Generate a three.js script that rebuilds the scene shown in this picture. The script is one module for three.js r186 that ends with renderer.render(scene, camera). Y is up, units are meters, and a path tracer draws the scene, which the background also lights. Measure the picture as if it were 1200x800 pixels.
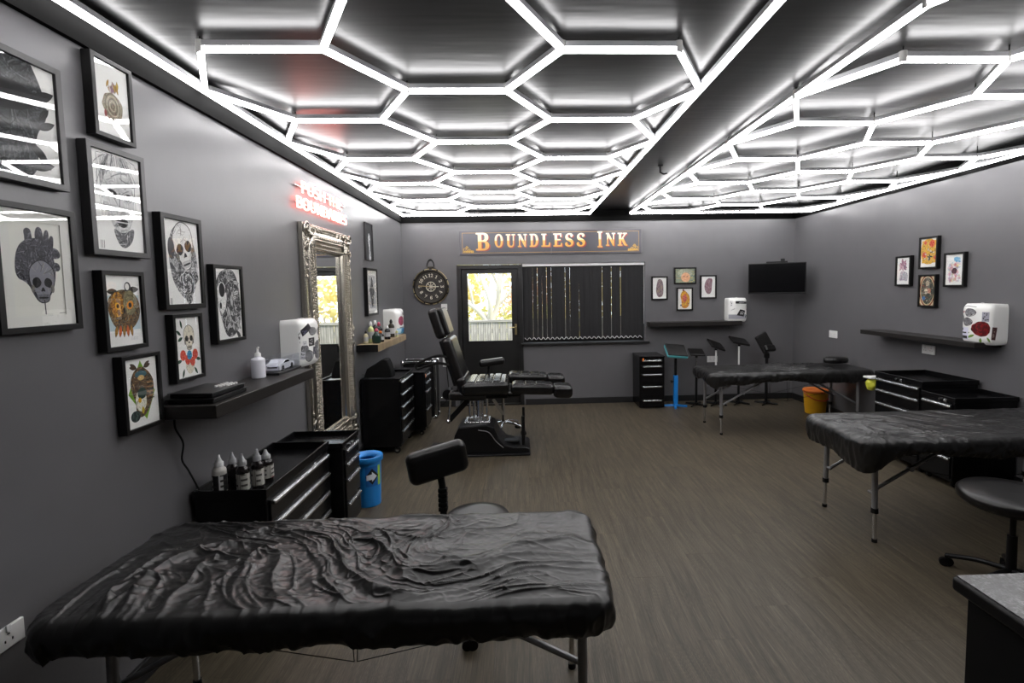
import * as THREE from 'three';
import { RoundedBoxGeometry } from 'three/addons/geometries/RoundedBoxGeometry.js';
import { TextGeometry } from 'three/addons/geometries/TextGeometry.js';
import { FontLoader } from 'three/addons/loaders/FontLoader.js';
import { RectAreaLightUniformsLib } from 'three/addons/lights/RectAreaLightUniformsLib.js';
import { mergeGeometries } from 'three/addons/utils/BufferGeometryUtils.js';
import { ImprovedNoise } from 'three/addons/math/ImprovedNoise.js';

// ---------------------------------------------------------------- camera, sky, sun, exposure
const scene = new THREE.Scene();
const renderer = new THREE.WebGLRenderer({ antialias: true });
renderer.toneMapping = THREE.LinearToneMapping;
renderer.toneMappingExposure = 1.0;
renderer.shadowMap.enabled = true;
RectAreaLightUniformsLib.init();

const camera = new THREE.PerspectiveCamera(2 * Math.atan(400 / 578.1) * 180 / Math.PI, 1200 / 800, 0.05, 200);
camera.position.set(0, 1.6, 0);
{ // the lens is shifted a little, and the camera leans 1 degree
  const yaw = -0.0372, pitch = 0.0687, roll = 0.0166, Y = new THREE.Vector3(0, 1, 0);
  const right = new THREE.Vector3(Math.cos(yaw), 0, -Math.sin(yaw)), ahead = new THREE.Vector3(-Math.sin(yaw), 0, -Math.cos(yaw));
  const up = Y.clone().multiplyScalar(Math.cos(pitch)).addScaledVector(ahead, Math.sin(pitch));
  const fwd = Y.clone().multiplyScalar(-Math.sin(pitch)).addScaledVector(ahead, Math.cos(pitch));
  const r2 = right.clone().multiplyScalar(Math.cos(roll)).addScaledVector(up, -Math.sin(roll));
  const u2 = up.clone().multiplyScalar(Math.cos(roll)).addScaledVector(right, Math.sin(roll));
  camera.quaternion.setFromRotationMatrix(new THREE.Matrix4().makeBasis(r2, u2, fwd.negate()));
  camera.setViewOffset(1200, 800, -32.9, 21.1, 1200, 800);
}
scene.background = new THREE.Color(0.80, 0.90, 1.0);
scene.backgroundIntensity = 3.2;
const sun = new THREE.DirectionalLight(0xfff0d8, 5);
sun.position.set(9, 10, -4); sun.target.position.set(0, 0, -9.5);
sun.castShadow = true; sun.shadow.mapSize.set(2048, 2048);
Object.assign(sun.shadow.camera, { left: -12, right: 12, top: 12, bottom: -12, near: 0.5, far: 40 });
scene.add(sun, sun.target);
const TUBE_GLOW = 19.0, TUBE_LIGHT = 1.2;      // what the eye sees of a tube, and what it throws down
const NEON_GLOW = [6.0, 1.4, 1.15], NEON_LIGHT = 0.016;

// ---------------------------------------------------------------- helpers
function random(seed) { let a = seed >>> 0; return () => { a = (a + 0x6D2B79F5) >>> 0; let t = a; t = Math.imul(t ^ (t >>> 15), t | 1); t ^= t + Math.imul(t ^ (t >>> 7), t | 61); return ((t ^ (t >>> 14)) >>> 0) / 4294967296; }; }
const perlin = new ImprovedNoise();
const noise = (x, y, z = 0) => perlin.noise(x + 37.13, y + 11.71, z + 5.37);
const used = {};
function numbered(n) { const k = used[n] = (used[n] ?? -1) + 1; return k ? `${n}_${String(k).padStart(3, '0')}` : n; }
function tag(o, label, category, group) { o.userData.label = label; o.userData.category = category; if (group) o.userData.group = group; return o; }
function thing(name, label, category, [x, y, z] = [0, 0, 0], turn = 0, group) {
  const o = new THREE.Group(); o.name = numbered(name); o.position.set(x, y, z); o.rotation.y = turn;
  scene.add(o); return tag(o, label, category, group);
}
function part(parent, name, geometry, material, label) {
  const m = new THREE.Mesh(Array.isArray(geometry) ? merge(geometry) : geometry, material);
  m.name = name; parent.add(m); if (label) m.userData.label = label; return m;
}
function single(name, geometry, material, label, category, group) {
  const m = new THREE.Mesh(Array.isArray(geometry) ? merge(geometry) : geometry, material);
  m.name = numbered(name); scene.add(m); return tag(m, label, category, group);
}
function struct(name, geometry, material) {
  const m = new THREE.Mesh(Array.isArray(geometry) ? merge(geometry) : geometry, material);
  m.name = name; m.userData.kind = 'structure'; scene.add(m); return m;
}
function structGroup(name, [x, y, z] = [0, 0, 0]) { const g = new THREE.Group(); g.name = name; g.position.set(x, y, z); g.userData.kind = 'structure'; scene.add(g); return g; }
function merge(list) {
  const flat = list.map((g) => { const h = g.index ? g.toNonIndexed() : g; for (const k of Object.keys(h.attributes)) if (!['position', 'normal', 'uv'].includes(k)) h.deleteAttribute(k); return h; });
  return mergeGeometries(flat);
}
function place(g, x = 0, y = 0, z = 0, rx = 0, ry = 0, rz = 0) {
  const m = new THREE.Matrix4().makeRotationFromEuler(new THREE.Euler(rx, ry, rz)); m.setPosition(x, y, z); return g.applyMatrix4(m);
}
const box = (w, h, d, x = 0, y = 0, z = 0, rx = 0, ry = 0, rz = 0) => place(new THREE.BoxGeometry(w, h, d), x, y, z, rx, ry, rz);
const rbox = (w, h, d, r, x = 0, y = 0, z = 0, rx = 0, ry = 0, rz = 0, seg = 3) => place(new RoundedBoxGeometry(w, h, d, seg, Math.min(r, w / 2.01, h / 2.01, d / 2.01)), x, y, z, rx, ry, rz);
const slab = (x0, x1, y0, y1, z0, z1) => box(x1 - x0, y1 - y0, Math.abs(z1 - z0), (x0 + x1) / 2, (y0 + y1) / 2, (z0 + z1) / 2);
const rod = (r, h, x = 0, y = 0, z = 0, rx = 0, ry = 0, rz = 0, r2 = r, n = 20) => place(new THREE.CylinderGeometry(r2, r, h, n), x, y, z, rx, ry, rz);
const ball = (r, x = 0, y = 0, z = 0, sx = 1, sy = 1, sz = 1, n = 12) => place(new THREE.SphereGeometry(r, n, Math.max(6, n * 0.7 | 0)).scale(sx, sy, sz), x, y, z);
function bar(a, b, r, n = 12, r2 = r) { // a straight round bar between two points
  const A = new THREE.Vector3(...a), B = new THREE.Vector3(...b), d = B.clone().sub(A), L = d.length();
  const g = new THREE.CylinderGeometry(r2, r, L, n);
  g.applyQuaternion(new THREE.Quaternion().setFromUnitVectors(new THREE.Vector3(0, 1, 0), d.normalize()));
  const c = A.add(B).multiplyScalar(0.5); return g.translate(c.x, c.y, c.z);
}
function flatBar(a, b, w, t) { // a straight square bar between two points
  const A = new THREE.Vector3(...a), B = new THREE.Vector3(...b), d = B.clone().sub(A), L = d.length();
  const g = new THREE.BoxGeometry(w, L, t);
  g.applyQuaternion(new THREE.Quaternion().setFromUnitVectors(new THREE.Vector3(0, 1, 0), d.normalize()));
  const c = A.add(B).multiplyScalar(0.5); return g.translate(c.x, c.y, c.z);
}
const wire = (pts, r, n = 40, k = 8) => new THREE.TubeGeometry(new THREE.CatmullRomCurve3(pts.map((p) => new THREE.Vector3(...p))), n, r, k);
const lathe = (pts, n = 28) => new THREE.LatheGeometry(pts.map((p) => new THREE.Vector2(...p)), n);
const lin = (r, g, b) => new THREE.Color().setRGB(r, g, b);
function mat(color, roughness = 0.6, metalness = 0, more = {}) { return new THREE.MeshStandardMaterial({ color: color.isColor ? color : new THREE.Color(color), roughness, metalness, ...more }); }
function phys(color, roughness, metalness, more) { return new THREE.MeshPhysicalMaterial({ color: color.isColor ? color : new THREE.Color(color), roughness, metalness, ...more }); }
function canvas(w, h, draw) {
  const c = document.createElement('canvas'); c.width = w; c.height = h; const x = c.getContext('2d'); draw(x, w, h);
  const t = new THREE.CanvasTexture(c); t.colorSpace = THREE.SRGBColorSpace; t.magFilter = THREE.LinearFilter; t.minFilter = THREE.LinearFilter; return t;
}
function data(w, h, f, srgb = false, repeat = true) { // f(x, y) -> [r, g, b] in 0..1
  const d = new Uint8Array(w * h * 4);
  for (let y = 0; y < h; y++) for (let x = 0; x < w; x++) { const c = f(x, y), i = (y * w + x) * 4; for (let k = 0; k < 3; k++) d[i + k] = Math.max(0, Math.min(255, c[k] * 255)); d[i + 3] = 255; }
  const t = new THREE.DataTexture(d, w, h); if (srgb) t.colorSpace = THREE.SRGBColorSpace;
  t.magFilter = THREE.LinearFilter; t.minFilter = THREE.LinearFilter; if (repeat) t.wrapS = t.wrapT = THREE.RepeatWrapping; t.needsUpdate = true; return t;
}
function metreUV(g) { // box-projected uv in metres
  const h = g.index ? g.toNonIndexed() : g; const p = h.attributes.position, n = h.attributes.normal, uv = new Float32Array(p.count * 2);
  for (let i = 0; i < p.count; i++) {
    const ax = Math.abs(n.getX(i)), ay = Math.abs(n.getY(i)), az = Math.abs(n.getZ(i));
    const [u, v] = ax > ay && ax > az ? [p.getZ(i), p.getY(i)] : ay > az ? [p.getX(i), p.getZ(i)] : [p.getX(i), p.getY(i)];
    uv[2 * i] = u; uv[2 * i + 1] = v;
  }
  h.setAttribute('uv', new THREE.BufferAttribute(uv, 2)); return h;
}
const font = await new FontLoader().loadAsync('fonts/droid/droid_sans_regular.typeface.json');

// ---------------------------------------------------------------- materials
const wrapNoise = (x, y, w, h, fx, fy, s) => { // noise that tiles
  const u = x / w, v = y / h, a = noise(u * fx, v * fy, s), b = noise((u - 1) * fx, v * fy, s), c = noise(u * fx, (v - 1) * fy, s), d = noise((u - 1) * fx, (v - 1) * fy, s);
  return (a * (1 - u) + b * u) * (1 - v) + (c * (1 - u) + d * u) * v;
};
const plasterBump = data(256, 256, (x, y) => { const n = 0.5 + 0.22 * wrapNoise(x, y, 256, 256, 9, 9, 1) + 0.16 * wrapNoise(x, y, 256, 256, 40, 40, 2) + 0.1 * wrapNoise(x, y, 256, 256, 90, 90, 7); return [n, n, n]; });
const plasterTone = data(256, 256, (x, y) => { const n = 0.93 + 0.09 * wrapNoise(x, y, 256, 256, 4, 4, 3) + 0.05 * wrapNoise(x, y, 256, 256, 20, 20, 4); return [n, n, n]; });
plasterBump.repeat.set(1.1, 1.1); plasterTone.repeat.set(0.45, 0.45);
const brushBump = data(512, 512, (x, y) => { const n = 0.5 + 0.3 * wrapNoise(x, y, 512, 512, 5, 40, 5) + 0.16 * wrapNoise(x, y, 512, 512, 12, 80, 6) + 0.2 * wrapNoise(x, y, 512, 512, 7, 7, 8); return [n, n, n]; });
brushBump.repeat.set(0.6, 0.6);
const M = {
  wall: phys(lin(0.130, 0.128, 0.134), 0.31, 0, { specularIntensity: 0.85, map: plasterTone, bumpMap: plasterBump, bumpScale: 0.0008 }),
  ceiling: phys(lin(0.007, 0.007, 0.0075), 0.31, 0, { specularIntensity: 0.75, bumpMap: brushBump, bumpScale: 0.0017 }),
  trim: mat(lin(0.012, 0.012, 0.013), 0.45),
  band: phys(lin(0.003, 0.003, 0.003), 0.8, 0, { specularIntensity: 0.12 }),
  door: mat(lin(0.006, 0.006, 0.006), 0.42),
  darkWood: phys(lin(0.014, 0.012, 0.011), 0.42, 0, { specularIntensity: 0.7 }),
  black: phys(lin(0.005, 0.005, 0.0055), 0.45, 0, { specularIntensity: 0.45 }),
  blackSatin: phys(lin(0.006, 0.006, 0.0065), 0.32, 0, { specularIntensity: 0.5 }),
  blackGloss: phys(lin(0.003, 0.003, 0.0035), 0.12, 0, { specularIntensity: 0.5 }),
  blackMatte: phys(lin(0.006, 0.006, 0.006), 0.8, 0, { specularIntensity: 0.3 }),
  steelPaint: phys(lin(0.0045, 0.0045, 0.005), 0.24, 0, { specularIntensity: 0.5 }),
  leather: phys(lin(0.007, 0.0065, 0.0065), 0.29, 0, { specularIntensity: 0.8 }),
  seatLeather: phys(lin(0.007, 0.0068, 0.0068), 0.20, 0, { specularIntensity: 1 }),
  rubber: phys(lin(0.006, 0.006, 0.006), 0.7, 0, { specularIntensity: 0.4 }),
  chrome: mat(lin(0.75, 0.76, 0.78), 0.16, 1),
  aluminium: mat(lin(0.74, 0.75, 0.76), 0.27, 1),
  greyLeg: mat(lin(0.30, 0.30, 0.31), 0.42, 0.7),
  brass: mat(lin(0.50, 0.40, 0.22), 0.3, 1),
  whitePlastic: mat(lin(0.76, 0.76, 0.75), 0.35),
  whiteMatte: mat(lin(0.72, 0.72, 0.72), 0.6),
  silverFrame: mat(lin(0.50, 0.47, 0.41), 0.27, 1),
  silverDark: mat(lin(0.22, 0.20, 0.165), 0.42, 0.7),
  mirror: mat(lin(0.90, 0.91, 0.91), 0.01, 1),
  frame: phys(lin(0.005, 0.0048, 0.005), 0.36, 0, { specularIntensity: 0.55 }),
  greyFrame: phys(lin(0.030, 0.029, 0.030), 0.36, 0, { specularIntensity: 0.9 }),
  mount: mat(lin(0.70, 0.70, 0.66), 0.8),
  pane: phys(lin(1, 1, 1), 0.0, 0, { transmission: 1, thickness: 0, ior: 1.5 }),
  blue: mat(lin(0.012, 0.20, 0.56), 0.35),
  yellow: mat(lin(0.78, 0.40, 0.012), 0.4),
  red: mat(lin(0.55, 0.03, 0.015), 0.4),
  orange: mat(lin(0.75, 0.18, 0.02), 0.5),
  teal: mat(lin(0.08, 0.33, 0.36), 0.4),
  armBlue: mat(lin(0.012, 0.21, 0.62), 0.35),
};

// the room, in metres: the camera stands at x = 0, z = 0 and looks along -z
const XL = -1.607, XR = 3.83, ZB = -6.796, ZF = 1.15, CEIL = 2.665, WALL = 0.16;
const DOOR = { x0: -0.873, x1: 0.005, y1: 1.945 }, WIN = { x0: 0.02, x1: 1.715, y0: 0.86, y1: 1.955 };

// ---------------------------------------------------------------- the setting
{
  const floor = structGroup('floor');
  part(floor, 'subfloor', slab(XL - WALL, XR + WALL, -0.12, -0.006, ZB - WALL, ZF + WALL), mat(lin(0.045, 0.04, 0.033), 0.8));
  const rnd = random(11), PW = 0.183, PL = 1.22, planks = [];
  for (let k = 0; k < 6; k++) {
    const s = k * 9.7, tone = 0.95 + 0.1 * rnd();
    const t = data(96, 640, (x, y) => {
      const w = 0.5 * noise(y / 260, s), gx = x / 96 * 4 + w;
      const grain = 0.5 + 0.5 * noise(gx * 1.6, y / 220, s) + 0.30 * noise(gx * 7, y / 90, s + 3) + 0.22 * noise(gx * 20, y / 40, s + 5);
      const v = tone * (0.78 + 0.44 * grain + 0.5 * Math.max(0, noise(gx * 34, y / 120, s + 8))) + 0.03 * noise(x / 7, y / 5, s);
      return [0.285 * v, 0.259 * v, 0.215 * v];
    }, true, false);
    planks.push(phys(lin(1, 1, 1), 0.42, 0, { map: t, bumpMap: t, bumpScale: 0.0006, specularIntensity: 0.55 }));
  }
  const shapes = {};
  const plankShape = (w, l) => shapes[`${w.toFixed(3)} ${l.toFixed(3)}`] ??= new THREE.BoxGeometry(w - 0.0006, 0.006, l - 0.0006);
  let col = 0;
  for (let x = XL; x < XR - 0.01; x += PW, col++) {
    const w = Math.min(PW, XR - x); let z = ZF + ((col * 0.41) % 1) * PL;
    for (; z > ZB + 0.02; z -= PL) {
      const a = Math.min(z, ZF), b = Math.max(z - PL, ZB); if (a - b < 0.02) continue;
      const p = part(floor, 'plank', plankShape(w, a - b), planks[Math.floor(rnd() * 6)]);
      p.position.set(x + w / 2, -0.003, (a + b) / 2); if (rnd() < 0.5) p.rotation.y = Math.PI;
    }
  }
  struct('ceiling', metreUV(slab(XL - WALL, XR + WALL, CEIL, CEIL + 0.14, ZB - WALL, ZF + WALL)), M.ceiling);
  struct('wall_left', metreUV(slab(XL - WALL, XL, -0.12, CEIL, ZB - WALL, ZF + WALL)), M.wall);
  struct('wall_right', metreUV(slab(XR, XR + WALL, -0.12, CEIL, ZB - WALL, ZF + WALL)), M.wall);
  struct('wall_front', metreUV(slab(XL, XR, -0.12, CEIL, ZF, ZF + WALL)), M.wall);
  struct('wall_back', metreUV(merge([
    slab(XL, DOOR.x0, -0.12, CEIL, ZB, ZB - WALL), slab(DOOR.x0, WIN.x1, WIN.y1, CEIL, ZB, ZB - WALL),
    slab(DOOR.x1, WIN.x1, -0.12, WIN.y0, ZB, ZB - WALL), slab(WIN.x1, XR, -0.12, CEIL, ZB, ZB - WALL),
    slab(DOOR.x0, DOOR.x1, -0.12, 0, ZB, ZB - WALL), slab(DOOR.x1, WIN.x0, WIN.y0, WIN.y1, ZB, ZB - WALL)])), M.wall);
  // black painted bands where walls and ceiling meet
  struct('trim_1', slab(XL, XL + 0.022, 2.523, CEIL, ZB, ZF), M.band);
  struct('trim_2', slab(XL + 0.022, XR - 0.012, 2.523, CEIL, ZB, ZB + 0.022), M.band);
  struct('trim_3', slab(XR - 0.012, XR, 2.523, CEIL, ZB, ZF), M.band);
  const skirt = (x0, x1) => rbox(x1 - x0, 0.085, 0.018, 0.004, (x0 + x1) / 2, 0.0425, ZB + 0.009);
  struct('baseboard_back', [skirt(XL, DOOR.x0 - 0.06), skirt(DOOR.x1 + 0.03, XR)], M.trim);
  struct('baseboard_left', rbox(0.018, 0.085, ZF - ZB - 0.04, 0.004, XL + 0.009, 0.0425, (ZF + ZB) / 2), M.trim);
  struct('baseboard_right', rbox(0.018, 0.085, ZF - ZB - 0.04, 0.004, XR - 0.009, 0.0425, (ZF + ZB) / 2), M.trim);

  // the black door with one tall pane
  const door = structGroup('door_1'); const { x0, x1, y1 } = DOOR, zf = ZB - 0.03;
  part(door, 'door_frame', [slab(x0, x0 + 0.055, 0, y1, ZB + 0.012, ZB - 0.12), slab(x1 - 0.045, x1 + 0.012, 0, y1, ZB + 0.012, ZB - 0.12), slab(x0 + 0.055, x1 - 0.045, y1 - 0.05, y1, ZB + 0.012, ZB - 0.12), slab(x0 + 0.055, x1 - 0.045, 0, 0.02, ZB, ZB - 0.12)], M.door);
  part(door, 'door_stop', [slab(x0 + 0.05, x0 + 0.085, 0.02, y1 - 0.05, zf - 0.048, zf - 0.075), slab(x1 - 0.08, x1 - 0.04, 0.02, y1 - 0.05, zf - 0.048, zf - 0.075), slab(x0 + 0.085, x1 - 0.08, y1 - 0.085, y1 - 0.045, zf - 0.048, zf - 0.075), slab(x1 - 0.05, x1 + 0.02, 0, y1, ZB - 0.121, ZB - WALL)], M.door);
  const a0 = x0 + 0.06, a1 = x1 - 0.05, g0 = -0.745, g1 = -0.122, h0 = 0.892, h1 = 1.843;
  const leaf = part(door, 'door_leaf', [slab(a0, g0, 0.025, y1 - 0.055, zf, zf - 0.045), slab(g1, a1, 0.025, y1 - 0.055, zf, zf - 0.045), slab(g0, g1, 0.025, h0, zf, zf - 0.045), slab(g0, g1, h1, y1 - 0.055, zf, zf - 0.045)], M.door);
  part(door, 'door_pane', slab(g0, g1, h0, h1, zf - 0.022, zf - 0.0225), M.pane);
  part(leaf, 'glazing_bead', [slab(g0, g0 + 0.012, h0, h1, zf + 0.004, zf - 0.01), slab(g1 - 0.012, g1, h0, h1, zf + 0.004, zf - 0.01), slab(g0 + 0.012, g1 - 0.012, h0, h0 + 0.012, zf + 0.004, zf - 0.01), slab(g0 + 0.012, g1 - 0.012, h1 - 0.012, h1, zf + 0.004, zf - 0.01)], M.door);
  part(leaf, 'door_handle', [rbox(0.032, 0.15, 0.008, 0.003, -0.083, 1.055, zf + 0.004), bar([-0.083, 1.085, zf], [-0.083, 1.085, zf + 0.045], 0.009), bar([-0.083, 1.085, zf + 0.045], [-0.165, 1.085, zf + 0.045], 0.008), rod(0.009, 0.012, -0.083, 1.02, zf + 0.01, Math.PI / 2)], M.brass, 'brass door handle on a long plate');
  part(leaf, 'kick_rail', rbox(a1 - a0 - 0.1, 0.02, 0.006, 0.002, (a0 + a1) / 2, 0.12, zf + 0.003), M.door);

  // the window and its sill
  const win = structGroup('window_1'); const W = WIN, zw = ZB - 0.09;
  part(win, 'window_frame', [slab(W.x0, W.x0 + 0.05, W.y0, W.y1, zw, zw - 0.06), slab(W.x1 - 0.05, W.x1, W.y0, W.y1, zw, zw - 0.06), slab(W.x0 + 0.05, W.x1 - 0.05, W.y1 - 0.05, W.y1, zw, zw - 0.06), slab(W.x0 + 0.05, W.x1 - 0.05, W.y0, W.y0 + 0.05, zw, zw - 0.06), slab(0.85, 0.90, W.y0 + 0.05, W.y1 - 0.05, zw, zw - 0.06)], M.trim);
  part(win, 'window_pane', slab(W.x0 + 0.05, 0.85, W.y0 + 0.05, W.y1 - 0.05, zw - 0.03, zw - 0.0305), M.pane);
  part(win, 'window_pane', slab(0.90, W.x1 - 0.05, W.y0 + 0.05, W.y1 - 0.05, zw - 0.03, zw - 0.0305), M.pane);
  part(win, 'window_sill', rbox(1.78, 0.028, 0.14, 0.006, 0.88, 0.851, ZB - 0.02), M.trim);
}

// ---------------------------------------------------------------- the lit hexagons on the ceiling
{
  const glow = mat(0xffffff, 0.5, 0, { emissive: lin(1, 0.985, 0.99), emissiveIntensity: TUBE_GLOW });
  const shell = mat(lin(0.30, 0.30, 0.31), 0.5), clip = mat(lin(0.40, 0.39, 0.38), 0.35);
  const profile = new THREE.Shape(); profile.moveTo(-0.0125, 0); profile.lineTo(-0.0125, -0.010); profile.quadraticCurveTo(-0.0125, -0.021, 0, -0.021); profile.quadraticCurveTo(0.0125, -0.021, 0.0125, -0.010); profile.lineTo(0.0125, 0); profile.closePath();
  const tubeShape = new THREE.ExtrudeGeometry(profile, { depth: 1, bevelEnabled: false, curveSegments: 5 }).translate(0, 0, -0.5).rotateY(Math.PI / 2);
  const shellShape = rbox(1, 0.026, 0.024, 0.004, 0, 0.0135, 0, 0, 0, 0, 1), clipShape = rod(0.018, 0.046, 0, 0.023, 0, 0, 0, 0, 0.017, 10);
  const CLIPH = 2.6215;
  function panel(x0, z0, s, firstRow, lastRow, sag, label) {
    const t = thing('hexagon_ceiling_light', label, 'ceiling light', [0, 0, 0]);
    const cam = new THREE.Vector3(0, 1.6, 0);
    const at = (i, j) => { const p = new THREE.Vector3(x0 + i * s, CLIPH, z0 - j * s * Math.sqrt(3) / 2); return p.sub(cam).multiplyScalar(1 - sag * i / 5).add(cam); };
    const edges = new Map(), nodes = new Map();
    const add = (a, b) => {
      if (a[1] === 0 && b[1] === -1 && (b[0] === 0 || b[0] === 5)) return; // the outer columns end on a flat edge
      let [p, q] = [a, b]; if (p[1] > q[1] || (p[1] === q[1] && p[0] > q[0])) [p, q] = [q, p];
      if (q[1] <= firstRow || p[1] >= lastRow) return;
      const cut = (row) => [p[0] + (q[0] - p[0]) * (row - p[1]) / (q[1] - p[1]), row];
      const P = p[1] < firstRow ? cut(firstRow) : p, Q = q[1] > lastRow ? cut(lastRow) : q;
      edges.set([P, Q].flat().map((v) => v.toFixed(2)).join(), [P, Q]);
    };
    for (let c = 0; c < 3; c++) for (let j = -20; j <= 20; j++) {
      if ((j + c) % 2) continue; const l = 1.5 * c;
      if (j > firstRow && j < lastRow) add([l + 0.5, j], [l + 1.5, j]);
      for (const d of [-1, 1]) { add([l + 0.5, j], [l, j + d]); add([l + 1.5, j], [l + 2, j + d]); }
    }
    for (const i of [0, 5]) { let a = firstRow; for (let j = Math.ceil(firstRow); j < lastRow; j++) if (j % 2 && j > a + 0.2) { add([i, a], [i, j]); a = j; } add([i, a], [i, lastRow]); }
    for (const j of [firstRow, lastRow]) for (let i = 0; i < 5; i++) edges.set(`bar ${i} ${j}`, [[i, j], [i + 1, j]]);
    for (const [a, b] of edges.values()) {
      const A = at(...a), B = at(...b), d = B.clone().sub(A), L = d.length(); if (L < 0.03) continue;
      const m = part(t, 'light_tube', tubeShape, glow); m.position.copy(A).add(B).multiplyScalar(0.5);
      m.quaternion.setFromUnitVectors(new THREE.Vector3(1, 0, 0), d.normalize()); m.scale.x = L;
      part(m, 'tube_housing', shellShape, shell);
      const lamp = new THREE.RectAreaLight(lin(1, 0.985, 0.99), TUBE_LIGHT, L - 0.02, 0.018);
      lamp.position.copy(m.position).add(new THREE.Vector3(0, -0.0225, 0));
      lamp.quaternion.copy(m.quaternion).multiply(new THREE.Quaternion().setFromEuler(new THREE.Euler(-Math.PI / 2, 0, 0)));
      lamp.name = 'tube_lamp'; t.add(lamp);
      for (const n of [a, b]) nodes.set(n.map((v) => v.toFixed(2)).join(), n);
    }
    for (const n of nodes.values()) { const k = part(t, 'tube_connector', clipShape, clip); k.position.copy(at(...n)); k.position.y -= 0.019; }
    part(t, 'hanging_rod', [...nodes.values()].map((n) => { const p = at(...n); return rod(0.003, CEIL - p.y - 0.02, p.x, (CEIL + p.y + 0.02) / 2, p.z, 0, 0, 0, 0.003, 6); }), M.black);
  }
  panel(-1.556, -2.164, 0.4999, -1.25, 10.53, 0, 'white LED tube hexagons on the ceiling along the left wall of framed prints');
  panel(1.501, -2.250, 0.4992, -1.25, 10.34, 0.043, 'white LED tube hexagons on the ceiling along the right wall with the small shelf');
}

// ---------------------------------------------------------------- framed tattoo prints: the printed pictures
function blobPath(c, pts, close = true) { // a smooth outline through points
  const n = pts.length; c.beginPath();
  for (let i = 0; i <= n; i++) { const a = pts[i % n], b = pts[(i + 1) % n], m = [(a[0] + b[0]) / 2, (a[1] + b[1]) / 2]; i ? c.quadraticCurveTo(a[0], a[1], m[0], m[1]) : c.moveTo(m[0], m[1]); }
  if (close) c.closePath();
}
function worked(c, pts, fill, colors, n, rnd, len = 30, wide = 2.2) { // an outline filled with small ink strokes
  c.save(); blobPath(c, pts); c.fillStyle = fill; c.fill(); c.clip();
  const xs = pts.map((p) => p[0]), ys = pts.map((p) => p[1]), x0 = Math.min(...xs), x1 = Math.max(...xs), y0 = Math.min(...ys), y1 = Math.max(...ys), cx = (x0 + x1) / 2, cy = (y0 + y1) / 2;
  for (let i = 0; i < n; i++) {
    const x = x0 + rnd() * (x1 - x0), y = y0 + rnd() * (y1 - y0), a = Math.atan2(y - cy, x - cx) + (rnd() - 0.5) * 1.6 + (rnd() < 0.5 ? Math.PI / 2 : 0), l = len * (0.4 + rnd());
    c.strokeStyle = colors[Math.floor(rnd() * colors.length)]; c.lineWidth = wide * (0.4 + 1.3 * rnd()); c.globalAlpha = 0.35 + 0.6 * rnd(); c.beginPath(); c.moveTo(x, y);
    c.quadraticCurveTo(x + Math.cos(a) * l * 0.5 + (rnd() - 0.5) * l * 0.6, y + Math.sin(a) * l * 0.5 + (rnd() - 0.5) * l * 0.6, x + Math.cos(a) * l, y + Math.sin(a) * l); c.stroke();
  }
  c.restore(); c.globalAlpha = 1;
}
function line(c, pts, color, w) { c.beginPath(); pts.forEach((p, i) => i ? c.lineTo(...p) : c.moveTo(...p)); c.strokeStyle = color; c.lineWidth = w; c.lineJoin = c.lineCap = 'round'; c.stroke(); }
function dot(c, x, y, rx, ry, color, turn = 0) { c.beginPath(); c.ellipse(x, y, rx, ry, turn, 0, 7); c.fillStyle = color; c.fill(); }
const ring = (cx, cy, rx, ry, n = 14, wob = 0, rnd = () => 0.5) => Array.from({ length: n }, (_, i) => { const a = i / n * 2 * Math.PI, k = 1 + wob * (rnd() - 0.5); return [cx + rx * k * Math.cos(a), cy + ry * k * Math.sin(a)]; });
function leafShape(c, x, y, l, a, fill, edge) { c.save(); c.translate(x, y); c.rotate(a); c.beginPath(); c.moveTo(0, 0); c.quadraticCurveTo(l * 0.5, -l * 0.34, l, 0); c.quadraticCurveTo(l * 0.5, l * 0.34, 0, 0); c.fillStyle = fill; c.fill(); c.strokeStyle = edge; c.lineWidth = 1.5; c.stroke(); c.beginPath(); c.moveTo(0, 0); c.lineTo(l * 0.9, 0); c.stroke(); c.restore(); }
function rosette(c, x, y, r, dark, light, rnd) { dot(c, x, y, r, r, dark); for (let k = 6; k > 0; k--) { const q = r * k / 6; for (let i = 0; i < 4 + k; i++) { const a = i / (4 + k) * 6.28 + k * 0.7; c.beginPath(); c.arc(x + Math.cos(a) * q * 0.55, y + Math.sin(a) * q * 0.55, q * 0.45, a - 1.2, a + 1.2); c.strokeStyle = i % 2 ? light : dark; c.lineWidth = 1 + r * 0.06; c.stroke(); } } }
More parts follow.
